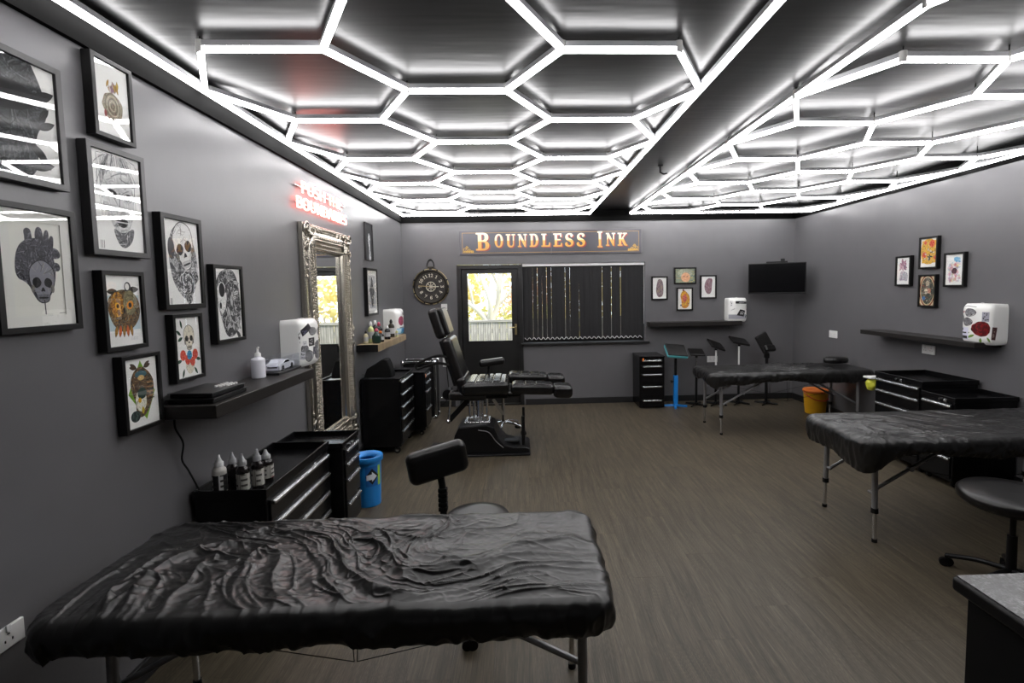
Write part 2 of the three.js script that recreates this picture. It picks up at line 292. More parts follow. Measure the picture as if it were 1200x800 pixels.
function skull(c, x, y, r, bone, ink, rnd, tilt = 0) {
  c.save(); c.translate(x, y); c.rotate(tilt);
  const hd = [[-r, -0.1 * r], [-0.9 * r, -0.8 * r], [0, -1.3 * r], [0.9 * r, -0.8 * r], [r, -0.1 * r], [0.82 * r, 0.5 * r], [0.5 * r, 0.8 * r], [0.42 * r, 1.3 * r], [-0.42 * r, 1.3 * r], [-0.5 * r, 0.8 * r], [-0.82 * r, 0.5 * r]];
  const shade = [bone, '#b5b1a8', '#8d8a84', '#5c5a56', bone]; worked(c, hd, bone, shade, 110, rnd, r * 0.55, 1.5); blobPath(c, hd); c.strokeStyle = ink; c.lineWidth = 1 + r * 0.03; c.stroke();
  for (const sx of [-1, 1]) { worked(c, ring(sx * 0.43 * r, 0.14 * r, 0.34 * r, 0.30 * r, 10, 0.3, rnd), ink, [ink, '#000', '#3a3836'], 20, rnd, r * 0.2, 1.5); worked(c, ring(sx * 0.74 * r, 0.5 * r, 0.16 * r, 0.26 * r, 8), '#77746e', [ink, '#55524d', bone], 24, rnd, r * 0.2, 1.2); }
  blobPath(c, [[0, 0.32 * r], [0.2 * r, 0.68 * r], [0, 0.62 * r], [-0.2 * r, 0.68 * r]]); c.fillStyle = ink; c.fill(); dot(c, 0, 1.02 * r, 0.4 * r, 0.05 * r, ink);
  for (let i = -4; i <= 4; i++) line(c, [[i * 0.09 * r, 0.84 * r], [i * 0.085 * r, 1.2 * r]], ink, 0.8 + r * 0.012); line(c, [[-0.2 * r, -1.1 * r], [0.05 * r, -0.8 * r], [-0.08 * r, -0.5 * r]], ink, 1); c.restore();
}
const INK = ['#111', '#2a2a2c', '#4a4a4d', '#77777a', '#a9a9aa', '#dddddc'];
const art = {
  horned(c, w, h, r) {
    worked(c, [[-20, -20], [w * 0.62, -10], [w * 0.78, h * 0.2], [w * 0.86, h * 0.42], [w * 0.66, h * 0.62], [w * 0.72, h * 0.84], [w * 0.5, h * 0.98], [-20, h * 0.9]], '#3c3f41', ['#1c1d1f', '#2b2d2f', '#55585a', '#6f7375', '#15161a'], 1500, r, 40, 2.6);
    dot(c, w * 0.36, h * 0.36, w * 0.36, h * 0.11, '#1b1c1e', -0.12);
    for (const [x, y, l, a] of [[0.66, 0.34, 70, -0.5], [0.74, 0.47, 42, -0.9], [0.72, 0.54, 50, -0.5], [0.62, 0.66, 60, 0.75], [0.7, 0.72, 48, 0.9], [0.58, 0.84, 70, -0.2]]) leafShape(c, w * x, h * y, l, a, '#222426', '#111');
    line(c, [[0, h * 0.5], [w * 0.2, h * 0.53], [w * 0.1, h * 0.66], [0, h * 0.72]], '#c9ccca', 2); for (let i = 0; i < 4; i++) line(c, [[w * (0.83 + i * 0.03), h * 0.91], [w * (0.83 + i * 0.03), h * 0.96]], '#333', 2);
  },
  emblem(c, w, h, r) {
    for (let i = 0; i < 14; i++) leafShape(c, w * 0.5 + (r() - 0.5) * w * 0.45, h * (0.3 + 0.12 * r()), 40, -1.6 + (r() - 0.5) * 2, ['#c9a92c', '#8d6a8d', '#d7c7cf', '#b28a2e'][i % 4], '#6b5530');
    worked(c, ring(w * 0.52, h * 0.58, w * 0.34, h * 0.19, 16, 0.2, r), '#8d8470', ['#3a352c', '#6c5a30', '#a59a80', '#d8d0bc', '#5d6a4a', '#7a3030'], 420, r, 16, 2);
    for (let k = 5; k > 0; k--) { c.beginPath(); c.ellipse(w * 0.52, h * 0.57, k * 11, k * 11, 0, 0, 7); c.strokeStyle = k % 2 ? '#4a4234' : '#c8c0a8'; c.lineWidth = 3; c.stroke(); } dot(c, w * 0.28, h * 0.7, 10, 16, '#8c3a34'); dot(c, w * 0.8, h * 0.72, 8, 10, '#c0a02c');
  },
  ashenFace(c, w, h, r) {
    for (let i = 0; i < 130; i++) { const x = w * (0.1 + 0.8 * r()), y = h * (0.04 + 0.3 * r()); line(c, [[w * 0.5 + (x - w * 0.5) * 0.5, h * 0.06], [x, y], [x + (r() - 0.5) * 40, y + h * 0.4 * r()]], INK[2 + Math.floor(r() * 4)], 1 + 2 * r()); }
    worked(c, [[w * 0.22, h * 0.3], [w * 0.4, h * 0.14], [w * 0.75, h * 0.18], [w * 0.86, h * 0.45], [w * 0.76, h * 0.7], [w * 0.55, h * 0.84], [w * 0.36, h * 0.72], [w * 0.2, h * 0.5]], '#c9cac9', ['#e6e6e5', '#8b8c8d', '#5c5d5f', '#b3b4b4'], 260, r, 36, 2.4);
    dot(c, w * 0.4, h * 0.42, 24, 12, '#2b2c2e', 0.2); dot(c, w * 0.7, h * 0.43, 20, 11, '#2b2c2e', -0.2); dot(c, w * 0.4, h * 0.42, 6, 5, '#ddd'); dot(c, w * 0.7, h * 0.43, 6, 5, '#ddd');
    line(c, [[w * 0.55, h * 0.4], [w * 0.52, h * 0.56], [w * 0.6, h * 0.57]], '#3a3b3d', 3); worked(c, [[w * 0.4, h * 0.66], [w * 0.56, h * 0.63], [w * 0.72, h * 0.67], [w * 0.56, h * 0.75]], '#2a2a2c', ['#111', '#777'], 40, r, 14, 2); line(c, [[w * 0.42, h * 0.68], [w * 0.7, h * 0.68]], '#ddd', 4);
    worked(c, [[w * 0.34, h * 0.72], [w * 0.56, h * 0.8], [w * 0.82, h * 0.7], [w * 0.74, h * 0.88], [w * 0.5, h * 0.95]], '#555658', INK, 160, r, 40, 2.4); for (let i = 0; i < 3; i++) line(c, [[w * (0.12 + i * 0.03), h * 0.87], [w * (0.12 + i * 0.03), h * 0.94]], '#444', 2);
  },
  heartSkull(c, w, h, r) {
    const dark = ['#26262b', '#3b3b42', '#5a5a63', '#8a8a93', '#141418', '#2c2c32'], tube = (pts) => worked(c, pts.map(([x, y]) => [w * x, h * y]), '#3b3b42', dark, 110, r, 16, 2.2);
    tube([[0.34, 0.24], [0.32, 0.15], [0.44, 0.14], [0.45, 0.26], [0.46, 0.4], [0.30, 0.4]]); tube([[0.49, 0.30], [0.50, 0.13], [0.62, 0.12], [0.63, 0.30], [0.58, 0.40]]); tube([[0.60, 0.30], [0.65, 0.14], [0.73, 0.15], [0.70, 0.30], [0.66, 0.38]]); tube([[0.67, 0.32], [0.74, 0.18], [0.81, 0.21], [0.74, 0.40]]); tube([[0.66, 0.3], [0.84, 0.30], [0.90, 0.36], [0.86, 0.40], [0.7, 0.4]]); tube([[0.68, 0.44], [0.84, 0.43], [0.88, 0.48], [0.84, 0.52], [0.7, 0.5]]);
    worked(c, [[w * 0.18, h * 0.34], [w * 0.34, h * 0.24], [w * 0.56, h * 0.22], [w * 0.76, h * 0.34], [w * 0.80, h * 0.52], [w * 0.74, h * 0.68], [w * 0.58, h * 0.82], [w * 0.44, h * 0.78], [w * 0.34, h * 0.62], [w * 0.14, h * 0.58]], '#44444c', dark, 900, r, 26, 2.4);
    for (let i = 0; i < 7; i++) line(c, [[w * (0.3 + 0.07 * i), h * 0.3], [w * (0.36 + 0.05 * i), h * (0.4 + 0.03 * (i % 3))], [w * (0.34 + 0.06 * i), h * 0.5]], '#17171b', 1.6);
    skull(c, w * 0.56, h * 0.6, w * 0.21, '#83838c', '#0f0f12', r); line(c, [[w * 0.57, h * 0.78], [w * 0.575, h * 0.90]], '#2a2a2e', 4); line(c, [[w * 0.8, h * 0.9], [w * 0.97, h * 0.895]], '#555', 1.5);
  },
  skullRose(c, w, h, r) {
    worked(c, [[w * 0.12, h * 0.24], [w * 0.4, h * 0.05], [w * 0.72, h * 0.1], [w * 0.92, h * 0.36], [w * 0.96, h * 0.6], [w * 0.8, h * 0.86], [w * 0.5, h * 0.94], [w * 0.14, h * 0.68]], '#8b8b8c', ['#2c2c2e', '#525254', '#a8a8a8', '#d5d5d4', '#efefee', '#3a3a3c'], 1700, r, 34, 2.2);
    skull(c, w * 0.56, h * 0.3, w * 0.3, '#e2e2e0', '#232325', r, -0.25); dot(c, w * 0.2, h * 0.35, 22, 40, '#4a4a4c'); for (let i = 0; i < 6; i++) leafShape(c, w * (0.3 + 0.1 * i), h * (0.62 + 0.05 * (i % 3)), 52, -2.4 + i * 0.9, '#4b4b4d', '#222');
    rosette(c, w * 0.58, h * 0.72, 44, '#4e4e50', '#e0e0df', r); rosette(c, w * 0.86, h * 0.66, 22, '#3c3c3e', '#b9b9b9', r); rosette(c, w * 0.64, h * 0.9, 22, '#444', '#bbb', r); for (let i = 0; i < 3; i++) line(c, [[w * (0.1 + i * 0.02), h * 0.9], [w * (0.1 + i * 0.02), h * 0.96]], '#555', 2);
  },
  owl(c, w, h, r) {
    c.fillStyle = '#8fb3bd'; c.globalAlpha = 0.55; c.fillRect(w * 0.08, h * 0.3, w * 0.86, h * 0.46); c.globalAlpha = 1;
    worked(c, [[w * 0.1, h * 0.3], [w * 0.5, h * 0.2], [w * 0.92, h * 0.3], [w * 0.98, h * 0.55], [w * 0.8, h * 0.72], [w * 0.5, h * 0.8], [w * 0.22, h * 0.72], [w * 0.06, h * 0.5]], '#4b3a22', ['#1d1711', '#6b4d22', '#a8792e', '#8a8264', '#2e2a22', '#7c5a2a'], 1300, r, 26, 2.2);
    leafShape(c, w * 0.36, h * 0.25, 68, Math.PI, '#231c15', '#111'); leafShape(c, w * 0.64, h * 0.23, 74, -0.05, '#231c15', '#111'); dot(c, w * 0.64, h * 0.19, 22, 22, '#2b2b2e'); dot(c, w * 0.63, h * 0.185, 14, 15, '#e8e8e4');
    worked(c, ring(w * 0.34, h * 0.42, 46, 56), '#8a5c20', ['#c98f2c', '#3a2812', '#e0a83a'], 130, r, 22, 3); worked(c, ring(w * 0.68, h * 0.4, 46, 56), '#7c7454', ['#a59a6c', '#3a3420', '#5b5638'], 130, r, 22, 3);
    dot(c, w * 0.34, h * 0.44, 20, 15, '#d9a21e', 0.4); dot(c, w * 0.68, h * 0.43, 24, 18, '#d98a1e', -0.4); dot(c, w * 0.34, h * 0.44, 9, 9, '#111'); dot(c, w * 0.68, h * 0.43, 11, 11, '#111'); blobPath(c, [[w * 0.46, h * 0.46], [w * 0.56, h * 0.46], [w * 0.51, h * 0.57]]); c.fillStyle = '#1c1712'; c.fill();
    for (let i = 0; i < 5; i++) leafShape(c, w * (0.3 + 0.09 * i), h * 0.68, 56, 1.9 - i * 0.12, i % 2 ? '#d8661c' : '#a87a22', '#2a1a0c'); for (let i = 0; i < 6; i++) line(c, [[w * (0.66 + i * 0.035), h * 0.9], [w * (0.67 + i * 0.035), h * 0.86]], '#aaa', 1.5);
  },
  skullRoses(c, w, h, r) {
    for (const [x, y, a] of [[0.3, 0.2, -1.9], [0.24, 0.3, -2.6], [0.3, 0.34, 2.8], [0.22, 0.7, 3], [0.8, 0.7, 0.2], [0.3, 0.84, 2], [0.72, 0.84, 0.9]]) leafShape(c, w * x, h * y, 48, a, '#1f4b34', '#10261a');
    skull(c, w * 0.56, h * 0.34, w * 0.22, '#ddd6c2', '#1d1b18', r); worked(c, [[w * 0.34, h * 0.74], [w * 0.76, h * 0.72], [w * 0.7, h * 0.88], [w * 0.54, h * 0.95], [w * 0.4, h * 0.88]], '#d6cfba', ['#888070', '#eee6d0', '#3a362e'], 80, r, 20, 2);
    for (const [x, y, q] of [[0.28, 0.62, 27], [0.78, 0.63, 27], [0.46, 0.7, 26], [0.66, 0.74, 24]]) rosette(c, w * x, h * y, q, '#b02a1c', '#e8694a', r); rosette(c, w * 0.54, h * 0.63, 24, '#14608f', '#4fb0d8', r);
  },
  leafFace(c, w, h, r) {
    worked(c, [[w * 0.08, h * 0.14], [w * 0.5, h * 0.02], [w * 0.86, h * 0.1], [w * 0.98, h * 0.5], [w * 0.9, h * 0.86], [w * 0.4, h * 0.98], [w * 0.2, h * 0.7], [w * 0.06, h * 0.4]], '#3f3f41', ['#0e0e0f', '#1c1c1e', '#e6e6e5', '#9a9a9b', '#c9c9c8'], 1300, r, 32, 2.4);
    worked(c, [[w * 0.1, h * 0.25], [w * 0.36, h * 0.2], [w * 0.46, h * 0.4], [w * 0.34, h * 0.6], [w * 0.2, h * 0.64], [w * 0.1, h * 0.45]], '#dcdcda', ['#fff', '#777', '#b0b0b0'], 90, r, 20, 2); dot(c, w * 0.27, h * 0.32, 25, 30, '#0d0d0e'); dot(c, w * 0.2, h * 0.52, 9, 14, '#111');
    for (let i = 0; i < 26; i++) leafShape(c, w * (0.42 + 0.4 * r()), h * (0.2 + 0.68 * r()), 40 + 22 * r(), 1 + (r() - 0.5) * 2.6, i % 3 ? '#c6c6c5' : '#4a4a4c', '#111');
  },
  owlTriangle(c, w, h, r) {
    c.beginPath(); c.moveTo(w * 0.5, h * 0.06); c.lineTo(w * 0.92, h * 0.52); c.lineTo(w * 0.6, h * 0.9); c.lineTo(w * 0.08, h * 0.5); c.closePath(); c.fillStyle = '#6f9a22'; c.fill();
    worked(c, [[w * 0.22, h * 0.22], [w * 0.5, h * 0.12], [w * 0.78, h * 0.24], [w * 0.92, h * 0.4], [w * 0.82, h * 0.66], [w * 0.56, h * 0.86], [w * 0.28, h * 0.84], [w * 0.3, h * 0.62], [w * 0.14, h * 0.42]], '#4a3522', ['#1e150d', '#6d4c2c', '#8e6a40', '#2e4a4c', '#b49a6a', '#322214'], 1300, r, 22, 2.2);
    for (const a of [3.6, 3.3, -0.5, -0.2]) leafShape(c, w * (a > 1 ? 0.38 : 0.6), h * 0.16, 52, a, '#4a3420', '#1e150d'); dot(c, w * 0.5, h * 0.25, 44, 16, '#39606a'); dot(c, w * 0.5, h * 0.3, 24, 12, '#c0a060');
    for (let i = 0; i < 9; i++) line(c, [[w * 0.66, h * (0.34 + i * 0.035)], [w * 0.88, h * (0.36 + i * 0.032)]], i % 2 ? '#9a7048' : '#2a1c10', 4);
    worked(c, ring(w * 0.46, h * 0.62, 42, 52), '#dcd8c6', ['#fff', '#7a7668', '#2a2a26'], 90, r, 18, 2); dot(c, w * 0.5, h * 0.52, 34, 26, '#1f3a30'); dot(c, w * 0.42, h * 0.61, 12, 12, '#d9a81e'); worked(c, ring(w * 0.26, h * 0.82, 36, 26), '#20302c', ['#111', '#4a6058'], 60, r, 20, 3); dot(c, w * 0.5, h * 0.76, 10, 16, '#b8a01e');
  },
  paleFigure(c, w, h, r) { c.fillStyle = '#1e1e21'; c.fillRect(0, 0, w, h); for (let i = 0; i < 60; i++) line(c, [[w * r(), h * r()], [w * r(), h * r()]], '#2a2a2e', 3); worked(c, [[w * 0.5, h * 0.26], [w * 0.72, h * 0.4], [w * 0.62, h * 0.6], [w * 0.8, h * 0.9], [w * 0.4, h * 0.96], [w * 0.5, h * 0.66], [w * 0.36, h * 0.46]], '#a9aaad', ['#e0e0e2', '#55565a', '#2a2a2c'], 190, r, 26, 3); },
  ornament(c, w, h, r) { c.fillStyle = '#b9babb'; c.fillRect(w * 0.16, h * 0.14, w * 0.68, h * 0.72); worked(c, [[w * 0.46, h * 0.16], [w * 0.56, h * 0.16], [w * 0.62, h * 0.36], [w * 0.8, h * 0.46], [w * 0.66, h * 0.6], [w * 0.6, h * 0.84], [w * 0.44, h * 0.84], [w * 0.36, h * 0.6], [w * 0.22, h * 0.46], [w * 0.4, h * 0.36]], '#4a4b4d', INK, 300, r, 18, 2.4); },
  totem(c, w, h, r) { worked(c, [[w * 0.4, h * 0.1], [w * 0.68, h * 0.12], [w * 0.78, h * 0.4], [w * 0.76, h * 0.86], [w * 0.4, h * 0.92], [w * 0.24, h * 0.66], [w * 0.3, h * 0.34]], '#8c7a80', ['#3e2a3c', '#6a4a62', '#b9aa6a', '#8a8078', '#c9c0a0', '#2a222a'], 420, r, 18, 3); },
  portrait(c, w, h, r) { c.fillStyle = '#d8c66a'; c.fillRect(0, 0, w, h); worked(c, [[-20, -20], [w + 20, -20], [w + 20, h + 20], [-20, h + 20]], '#8f9a86', ['#d9c45a', '#6f8078', '#4a5a66', '#c88a4a', '#aab49a'], 300, r, 44, 5); worked(c, ring(w * 0.5, h * 0.34, w * 0.32, h * 0.3), '#a9b09a', ['#c7cbb4', '#7a8474'], 160, r, 26, 4); worked(c, ring(w * 0.52, h * 0.6, w * 0.2, h * 0.3), '#d9a27c', ['#e8b894', '#b87a58', '#f0cfb0'], 160, r, 20, 3); dot(c, w * 0.45, h * 0.55, 9, 6, '#3a4a5a'); dot(c, w * 0.6, h * 0.55, 9, 6, '#3a4a5a'); line(c, [[w * 0.46, h * 0.76], [w * 0.6, h * 0.75]], '#a0503c', 4); c.strokeStyle = '#e8e4d2'; c.lineWidth = 12; c.strokeRect(0, 0, w, h); },
  blaze(c, w, h, r) { worked(c, [[w * 0.42, h * 0.08], [w * 0.6, h * 0.16], [w * 0.86, h * 0.36], [w * 0.84, h * 0.76], [w * 0.6, h * 0.94], [w * 0.26, h * 0.88], [w * 0.3, h * 0.6], [w * 0.16, h * 0.32]], '#d8a02c', ['#e8c83c', '#c23a24', '#e07a4a', '#3c4a66', '#7c2a3a', '#f0d860'], 420, r, 24, 4); worked(c, ring(w * 0.5, h * 0.46, 36, 56), '#c4605a', ['#e09a80', '#7a2a34'], 80, r, 18, 3); dot(c, w * 0.4, h * 0.1, 12, 16, '#8a2030'); dot(c, w * 0.24, h * 0.78, 12, 14, '#3a5a8a'); },
  bouquet(c, w, h, r) { worked(c, [[w * 0.42, h * 0.1], [w * 0.82, h * 0.12], [w * 0.76, h * 0.4], [w * 0.74, h * 0.74], [w * 0.5, h * 0.86], [w * 0.28, h * 0.7], [w * 0.2, h * 0.42]], '#8c7078', ['#5a2a3c', '#8a3a50', '#b9a8a8', '#6a7a74', '#3a2a30', '#d0c0c0'], 420, r, 18, 3); },
  spiky(c, w, h, r) { for (let i = 0; i < 40; i++) { const a = r() * 6.28, l = 30 + 60 * r(); leafShape(c, w * 0.45, h * 0.3, l, a, ['#c9a0ac', '#a87888', '#e0c4cc', '#8a6a80'][i % 4], '#8a5a6c'); } worked(c, [[w * 0.3, h * 0.5], [w * 0.6, h * 0.52], [w * 0.86, h * 0.6], [w * 0.8, h * 0.88], [w * 0.5, h * 0.8], [w * 0.2, h * 0.86], [w * 0.26, h * 0.64]], '#b9b4bc', ['#6a5a72', '#9a7a8c', '#7aa0a0', '#e4d8e0', '#4a3a52'], 240, r, 22, 3); },
  goldGarden(c, w, h, r) { c.fillStyle = '#d8a838'; c.fillRect(w * 0.12, h * 0.12, w * 0.8, h * 0.7); worked(c, [[w * 0.05, h * 0.06], [w * 0.95, h * 0.06], [w * 0.95, h * 0.86], [w * 0.05, h * 0.86]], '#d8a838', ['#e4b84a', '#caa030', '#7a5a28', '#e8d8b0', '#4a5a3a'], 200, r, 26, 4); for (const [x, y, q] of [[0.68, 0.22, 36], [0.26, 0.56, 30], [0.3, 0.18, 18], [0.86, 0.66, 18]]) rosette(c, w * x, h * y, q, '#b8301c', '#f08a60', r); for (let i = 0; i < 12; i++) leafShape(c, w * (0.3 + 0.45 * r()), h * (0.35 + 0.4 * r()), 40, r() * 6, i % 2 ? '#3a4a3a' : '#e8e0c8', '#222'); },
  watercolour(c, w, h, r) { for (let i = 0; i < 90; i++) { c.globalAlpha = 0.35; dot(c, w * (0.2 + 0.6 * r()), h * (0.3 + 0.55 * r()), 6 + 16 * r(), 6 + 14 * r(), ['#d08a9c', '#c9b4d0', '#e0c46a', '#a06a80', '#8ab0c0', '#b8505c'][i % 6]); } for (let i = 0; i < 40; i++) { c.globalAlpha = 0.5; dot(c, w * (0.5 + 0.3 * r()), h * (0.14 + 0.14 * r()), 5 + 10 * r(), 5 + 8 * r(), '#5aa0c8'); } c.globalAlpha = 1; worked(c, ring(w * 0.5, h * 0.54, 36, 30, 12, 0.3, r), '#5a3a44', ['#2a1a22', '#8a5a60'], 60, r, 16, 3); line(c, [[w * 0.3, h * 0.3], [w * 0.24, h * 0.86]], '#9a7a9a', 4); },
  cameo(c, w, h, r) { c.fillStyle = '#d6c49c'; c.fillRect(-30, -30, w + 60, h + 60); dot(c, w * 0.5, h * 0.5, w * 0.46, h * 0.47, '#7a2c24'); dot(c, w * 0.5, h * 0.5, w * 0.41, h * 0.43, '#c9b88c'); worked(c, ring(w * 0.5, h * 0.5, w * 0.38, h * 0.4, 18), '#3a4038', ['#1e2420', '#5a6a4a', '#8a5a40', '#d8ccb0', '#2c3c4a', '#a0402c'], 420, r, 20, 3.4); rosette(c, w * 0.5, h * 0.28, 26, '#6a5a40', '#e8dcc0', r); rosette(c, w * 0.6, h * 0.5, 24, '#8a4030', '#e0b090', r); skull(c, w * 0.42, h * 0.52, 26, '#d8ccb0', '#2a2420', r); dot(c, w * 0.3, h * 0.72, 24, 20, '#3a6aa0'); for (const [x, y] of [[0.06, 0.06], [0.94, 0.06], [0.06, 0.94], [0.94, 0.94]]) rosette(c, w * x, h * y, 22, '#8a3a2c', '#4a5a3a', r); },
};
function frame(wall, [a0, a1, y0, y1], picture, label, group, o = {}) { // a0..a1 along the wall, left to right as one looks at it
  const { d = 0.036, b = 0.02, margin = 0.06, border = M.frame, glass = true, mount = 0 } = o;
  const w = Math.abs(a1 - a0), h = y1 - y0, mid = (a0 + a1) / 2, y = (y0 + y1) / 2;
  const [pos, turn] = wall === 'left' ? [[XL + 0.002, y, mid], Math.PI / 2] : wall === 'right' ? [[XR - 0.002, y, mid], -Math.PI / 2] : [[mid, y, ZB + 0.002], 0];
  const t = thing('picture_frame', label, 'picture', pos, turn, group);
  const s = new THREE.Shape(); s.moveTo(-w / 2, -h / 2); s.lineTo(w / 2, -h / 2); s.lineTo(w / 2, h / 2); s.lineTo(-w / 2, h / 2); s.closePath();
  const hole = new THREE.Path(); const iw = w / 2 - b, ih = h / 2 - b; hole.moveTo(-iw, -ih); hole.lineTo(-iw, ih); hole.lineTo(iw, ih); hole.lineTo(iw, -ih); hole.closePath(); s.holes.push(hole);
  part(t, 'frame_border', new THREE.ExtrudeGeometry(s, { depth: d - 0.003, bevelEnabled: true, bevelThickness: 0.0015, bevelSize: 0.0015, bevelOffset: -0.0015, bevelSegments: 2 }).translate(0, 0, 0.0015), border);
  const rnd = random(label.length * 77 + Math.round(w * 1e4) + Math.round(h * 3e3));
  const H = 420, Wp = Math.round(H * iw / ih), sheet = o.sheet ?? '#e9e9e6';
  const tex = canvas(Wp, H, (c) => { c.fillStyle = sheet; c.fillRect(0, 0, Wp, H); const m = margin * Wp; c.save(); c.translate(Wp / 2, H / 2); c.scale(1.17 * (Wp - 2 * m) / 240, 1.17 * (H - 2 * m) / 330); c.translate(-120, -165); picture(c, 240, 330, rnd); c.restore(); });
  part(t, 'print', box(iw * 2, ih * 2, 0.003, 0, 0, d - 0.012), mat(0xffffff, 0.85, 0, { map: tex }));
  if (mount) { const k = (x, yy, ww, hh) => box(ww, hh, 0.002, x, yy, d - 0.0085); part(t, 'mount_board', [k(0, ih - mount / 2, iw * 2, mount), k(0, -ih + mount / 2, iw * 2, mount), k(iw - mount / 2, 0, mount, ih * 2 - mount * 2), k(-iw + mount / 2, 0, mount, ih * 2 - mount * 2)], M.mount); }
  if (glass) part(t, 'glass_pane', box(iw * 2, ih * 2, 0.0004, 0, 0, d - 0.006), M.pane);
  return t;
}
const GL = 'framed prints on the left wall', GB = 'framed prints above the back shelf', GR = 'framed prints on the right wall';
frame('left', [-1.50, -1.815, 1.966, 2.378], art.horned, 'large grey-framed black and white print of a dark horned creature, topmost at the left end', GL, { border: M.greyFrame, b: 0.022, margin: 0.0 });
frame('left', [-1.942, -2.137, 2.207, 2.512], art.emblem, 'small black-framed colour print with a round patterned emblem, highest of the left wall prints', GL, { b: 0.017, margin: 0.1 });
frame('left', [-1.894, -2.172, 1.757, 2.176], art.ashenFace, 'grey-framed pencil print of a wild-haired staring face, glazed and reflecting the tubes', GL, { border: M.greyFrame, b: 0.022, margin: 0.05 });
frame('left', [-1.545, -1.825, 1.488, 1.90], art.heartSkull, 'black-framed print of an anatomical heart with a skull in it, in a wide cream mount', GL, { margin: 0.12, b: 0.02, mount: 0.034, sheet: '#deded6' });
frame('left', [-2.245, -2.522, 1.538, 1.968], art.skullRose, 'black-framed grey shaded print of a tilted skull over a large rose', GL, { b: 0.022, margin: 0.07 });
frame('left', [-1.919, -2.127, 1.388, 1.700], art.owl, 'black-framed colour print of a brown owl head with orange eyes and a pale moon', GL, { b: 0.017, margin: 0.06 });
frame('left', [-2.280, -2.486, 1.199, 1.514], art.skullRoses, 'black-framed colour print of a bone skull above red and blue roses', GL, { b: 0.017, margin: 0.08 });
frame('left', [-2.597, -2.862, 1.345, 1.758], art.leafFace, 'black-framed stark ink print of a half skull face among leaves, right of the cluster', GL, { b: 0.019, margin: 0.05 });
frame('left', [-1.981, -2.188, 1.047, 1.362], art.owlTriangle, 'black-framed colour print of a perched owl before a green triangle, lowest of the cluster', GL, { b: 0.017, margin: 0.08 });
frame('left', [-5.190, -5.430, 1.935, 2.325], art.paleFigure, 'narrow frameless dark canvas with a pale figure, high beyond the ornate mirror', undefined, { d: 0.022, b: 0.004, margin: 0.0, glass: false, border: M.greyFrame, sheet: '#1e1e21' });
frame('left', [-5.118, -5.490, 1.355, 1.852], art.ornament, 'black-framed print of a grey ornament in a white mount, above the wooden shelf', undefined, { b: 0.024, margin: 0.06, mount: 0.03 });
frame('back', [1.801, 2.029, 1.428, 1.755], art.totem, 'small black-framed print of a purple and yellow column shape, nearest the window blind', GB, { d: 0.025, b: 0.019, margin: 0.05 });
frame('back', [2.118, 2.430, 1.643, 1.872], art.portrait, 'small black-framed landscape print of a yellow-green face, top of the back wall four', GB, { d: 0.025, b: 0.019, margin: 0.0 });
frame('back', [2.154, 2.384, 1.275, 1.594], art.blaze, 'small black-framed print of a red and yellow figure, bottom of the back wall four', GB, { d: 0.025, b: 0.019, margin: 0.05 });
frame('back', [2.484, 2.715, 1.436, 1.760], art.bouquet, 'small black-framed print of a dark pink and grey bunch, nearest the television', GB, { d: 0.025, b: 0.019, margin: 0.06 });
frame('right', [-4.887, -4.69, 1.575, 1.872], art.spiky, 'small black-framed print of pale pink spiky flowers, leftmost of the right wall four', GR, { b: 0.017, margin: 0.05 });
frame('right', [-4.597, -4.384, 1.733, 2.030], art.goldGarden, 'small black-framed print of red flowers on gold, topmost of the right wall four', GR, { b: 0.017, margin: 0.03 });
frame('right', [-4.313, -4.105, 1.564, 1.864], art.watercolour, 'small black-framed print of blue and pink watercolour patches, nearest the rose-stickered dispenser', GR, { b: 0.017, margin: 0.05 });
frame('right', [-4.591, -4.391, 1.375, 1.680], art.cameo, 'small black-framed print of a dark oval medallion on cream, lowest of the right wall four', GR, { b: 0.017, margin: 0.0 });

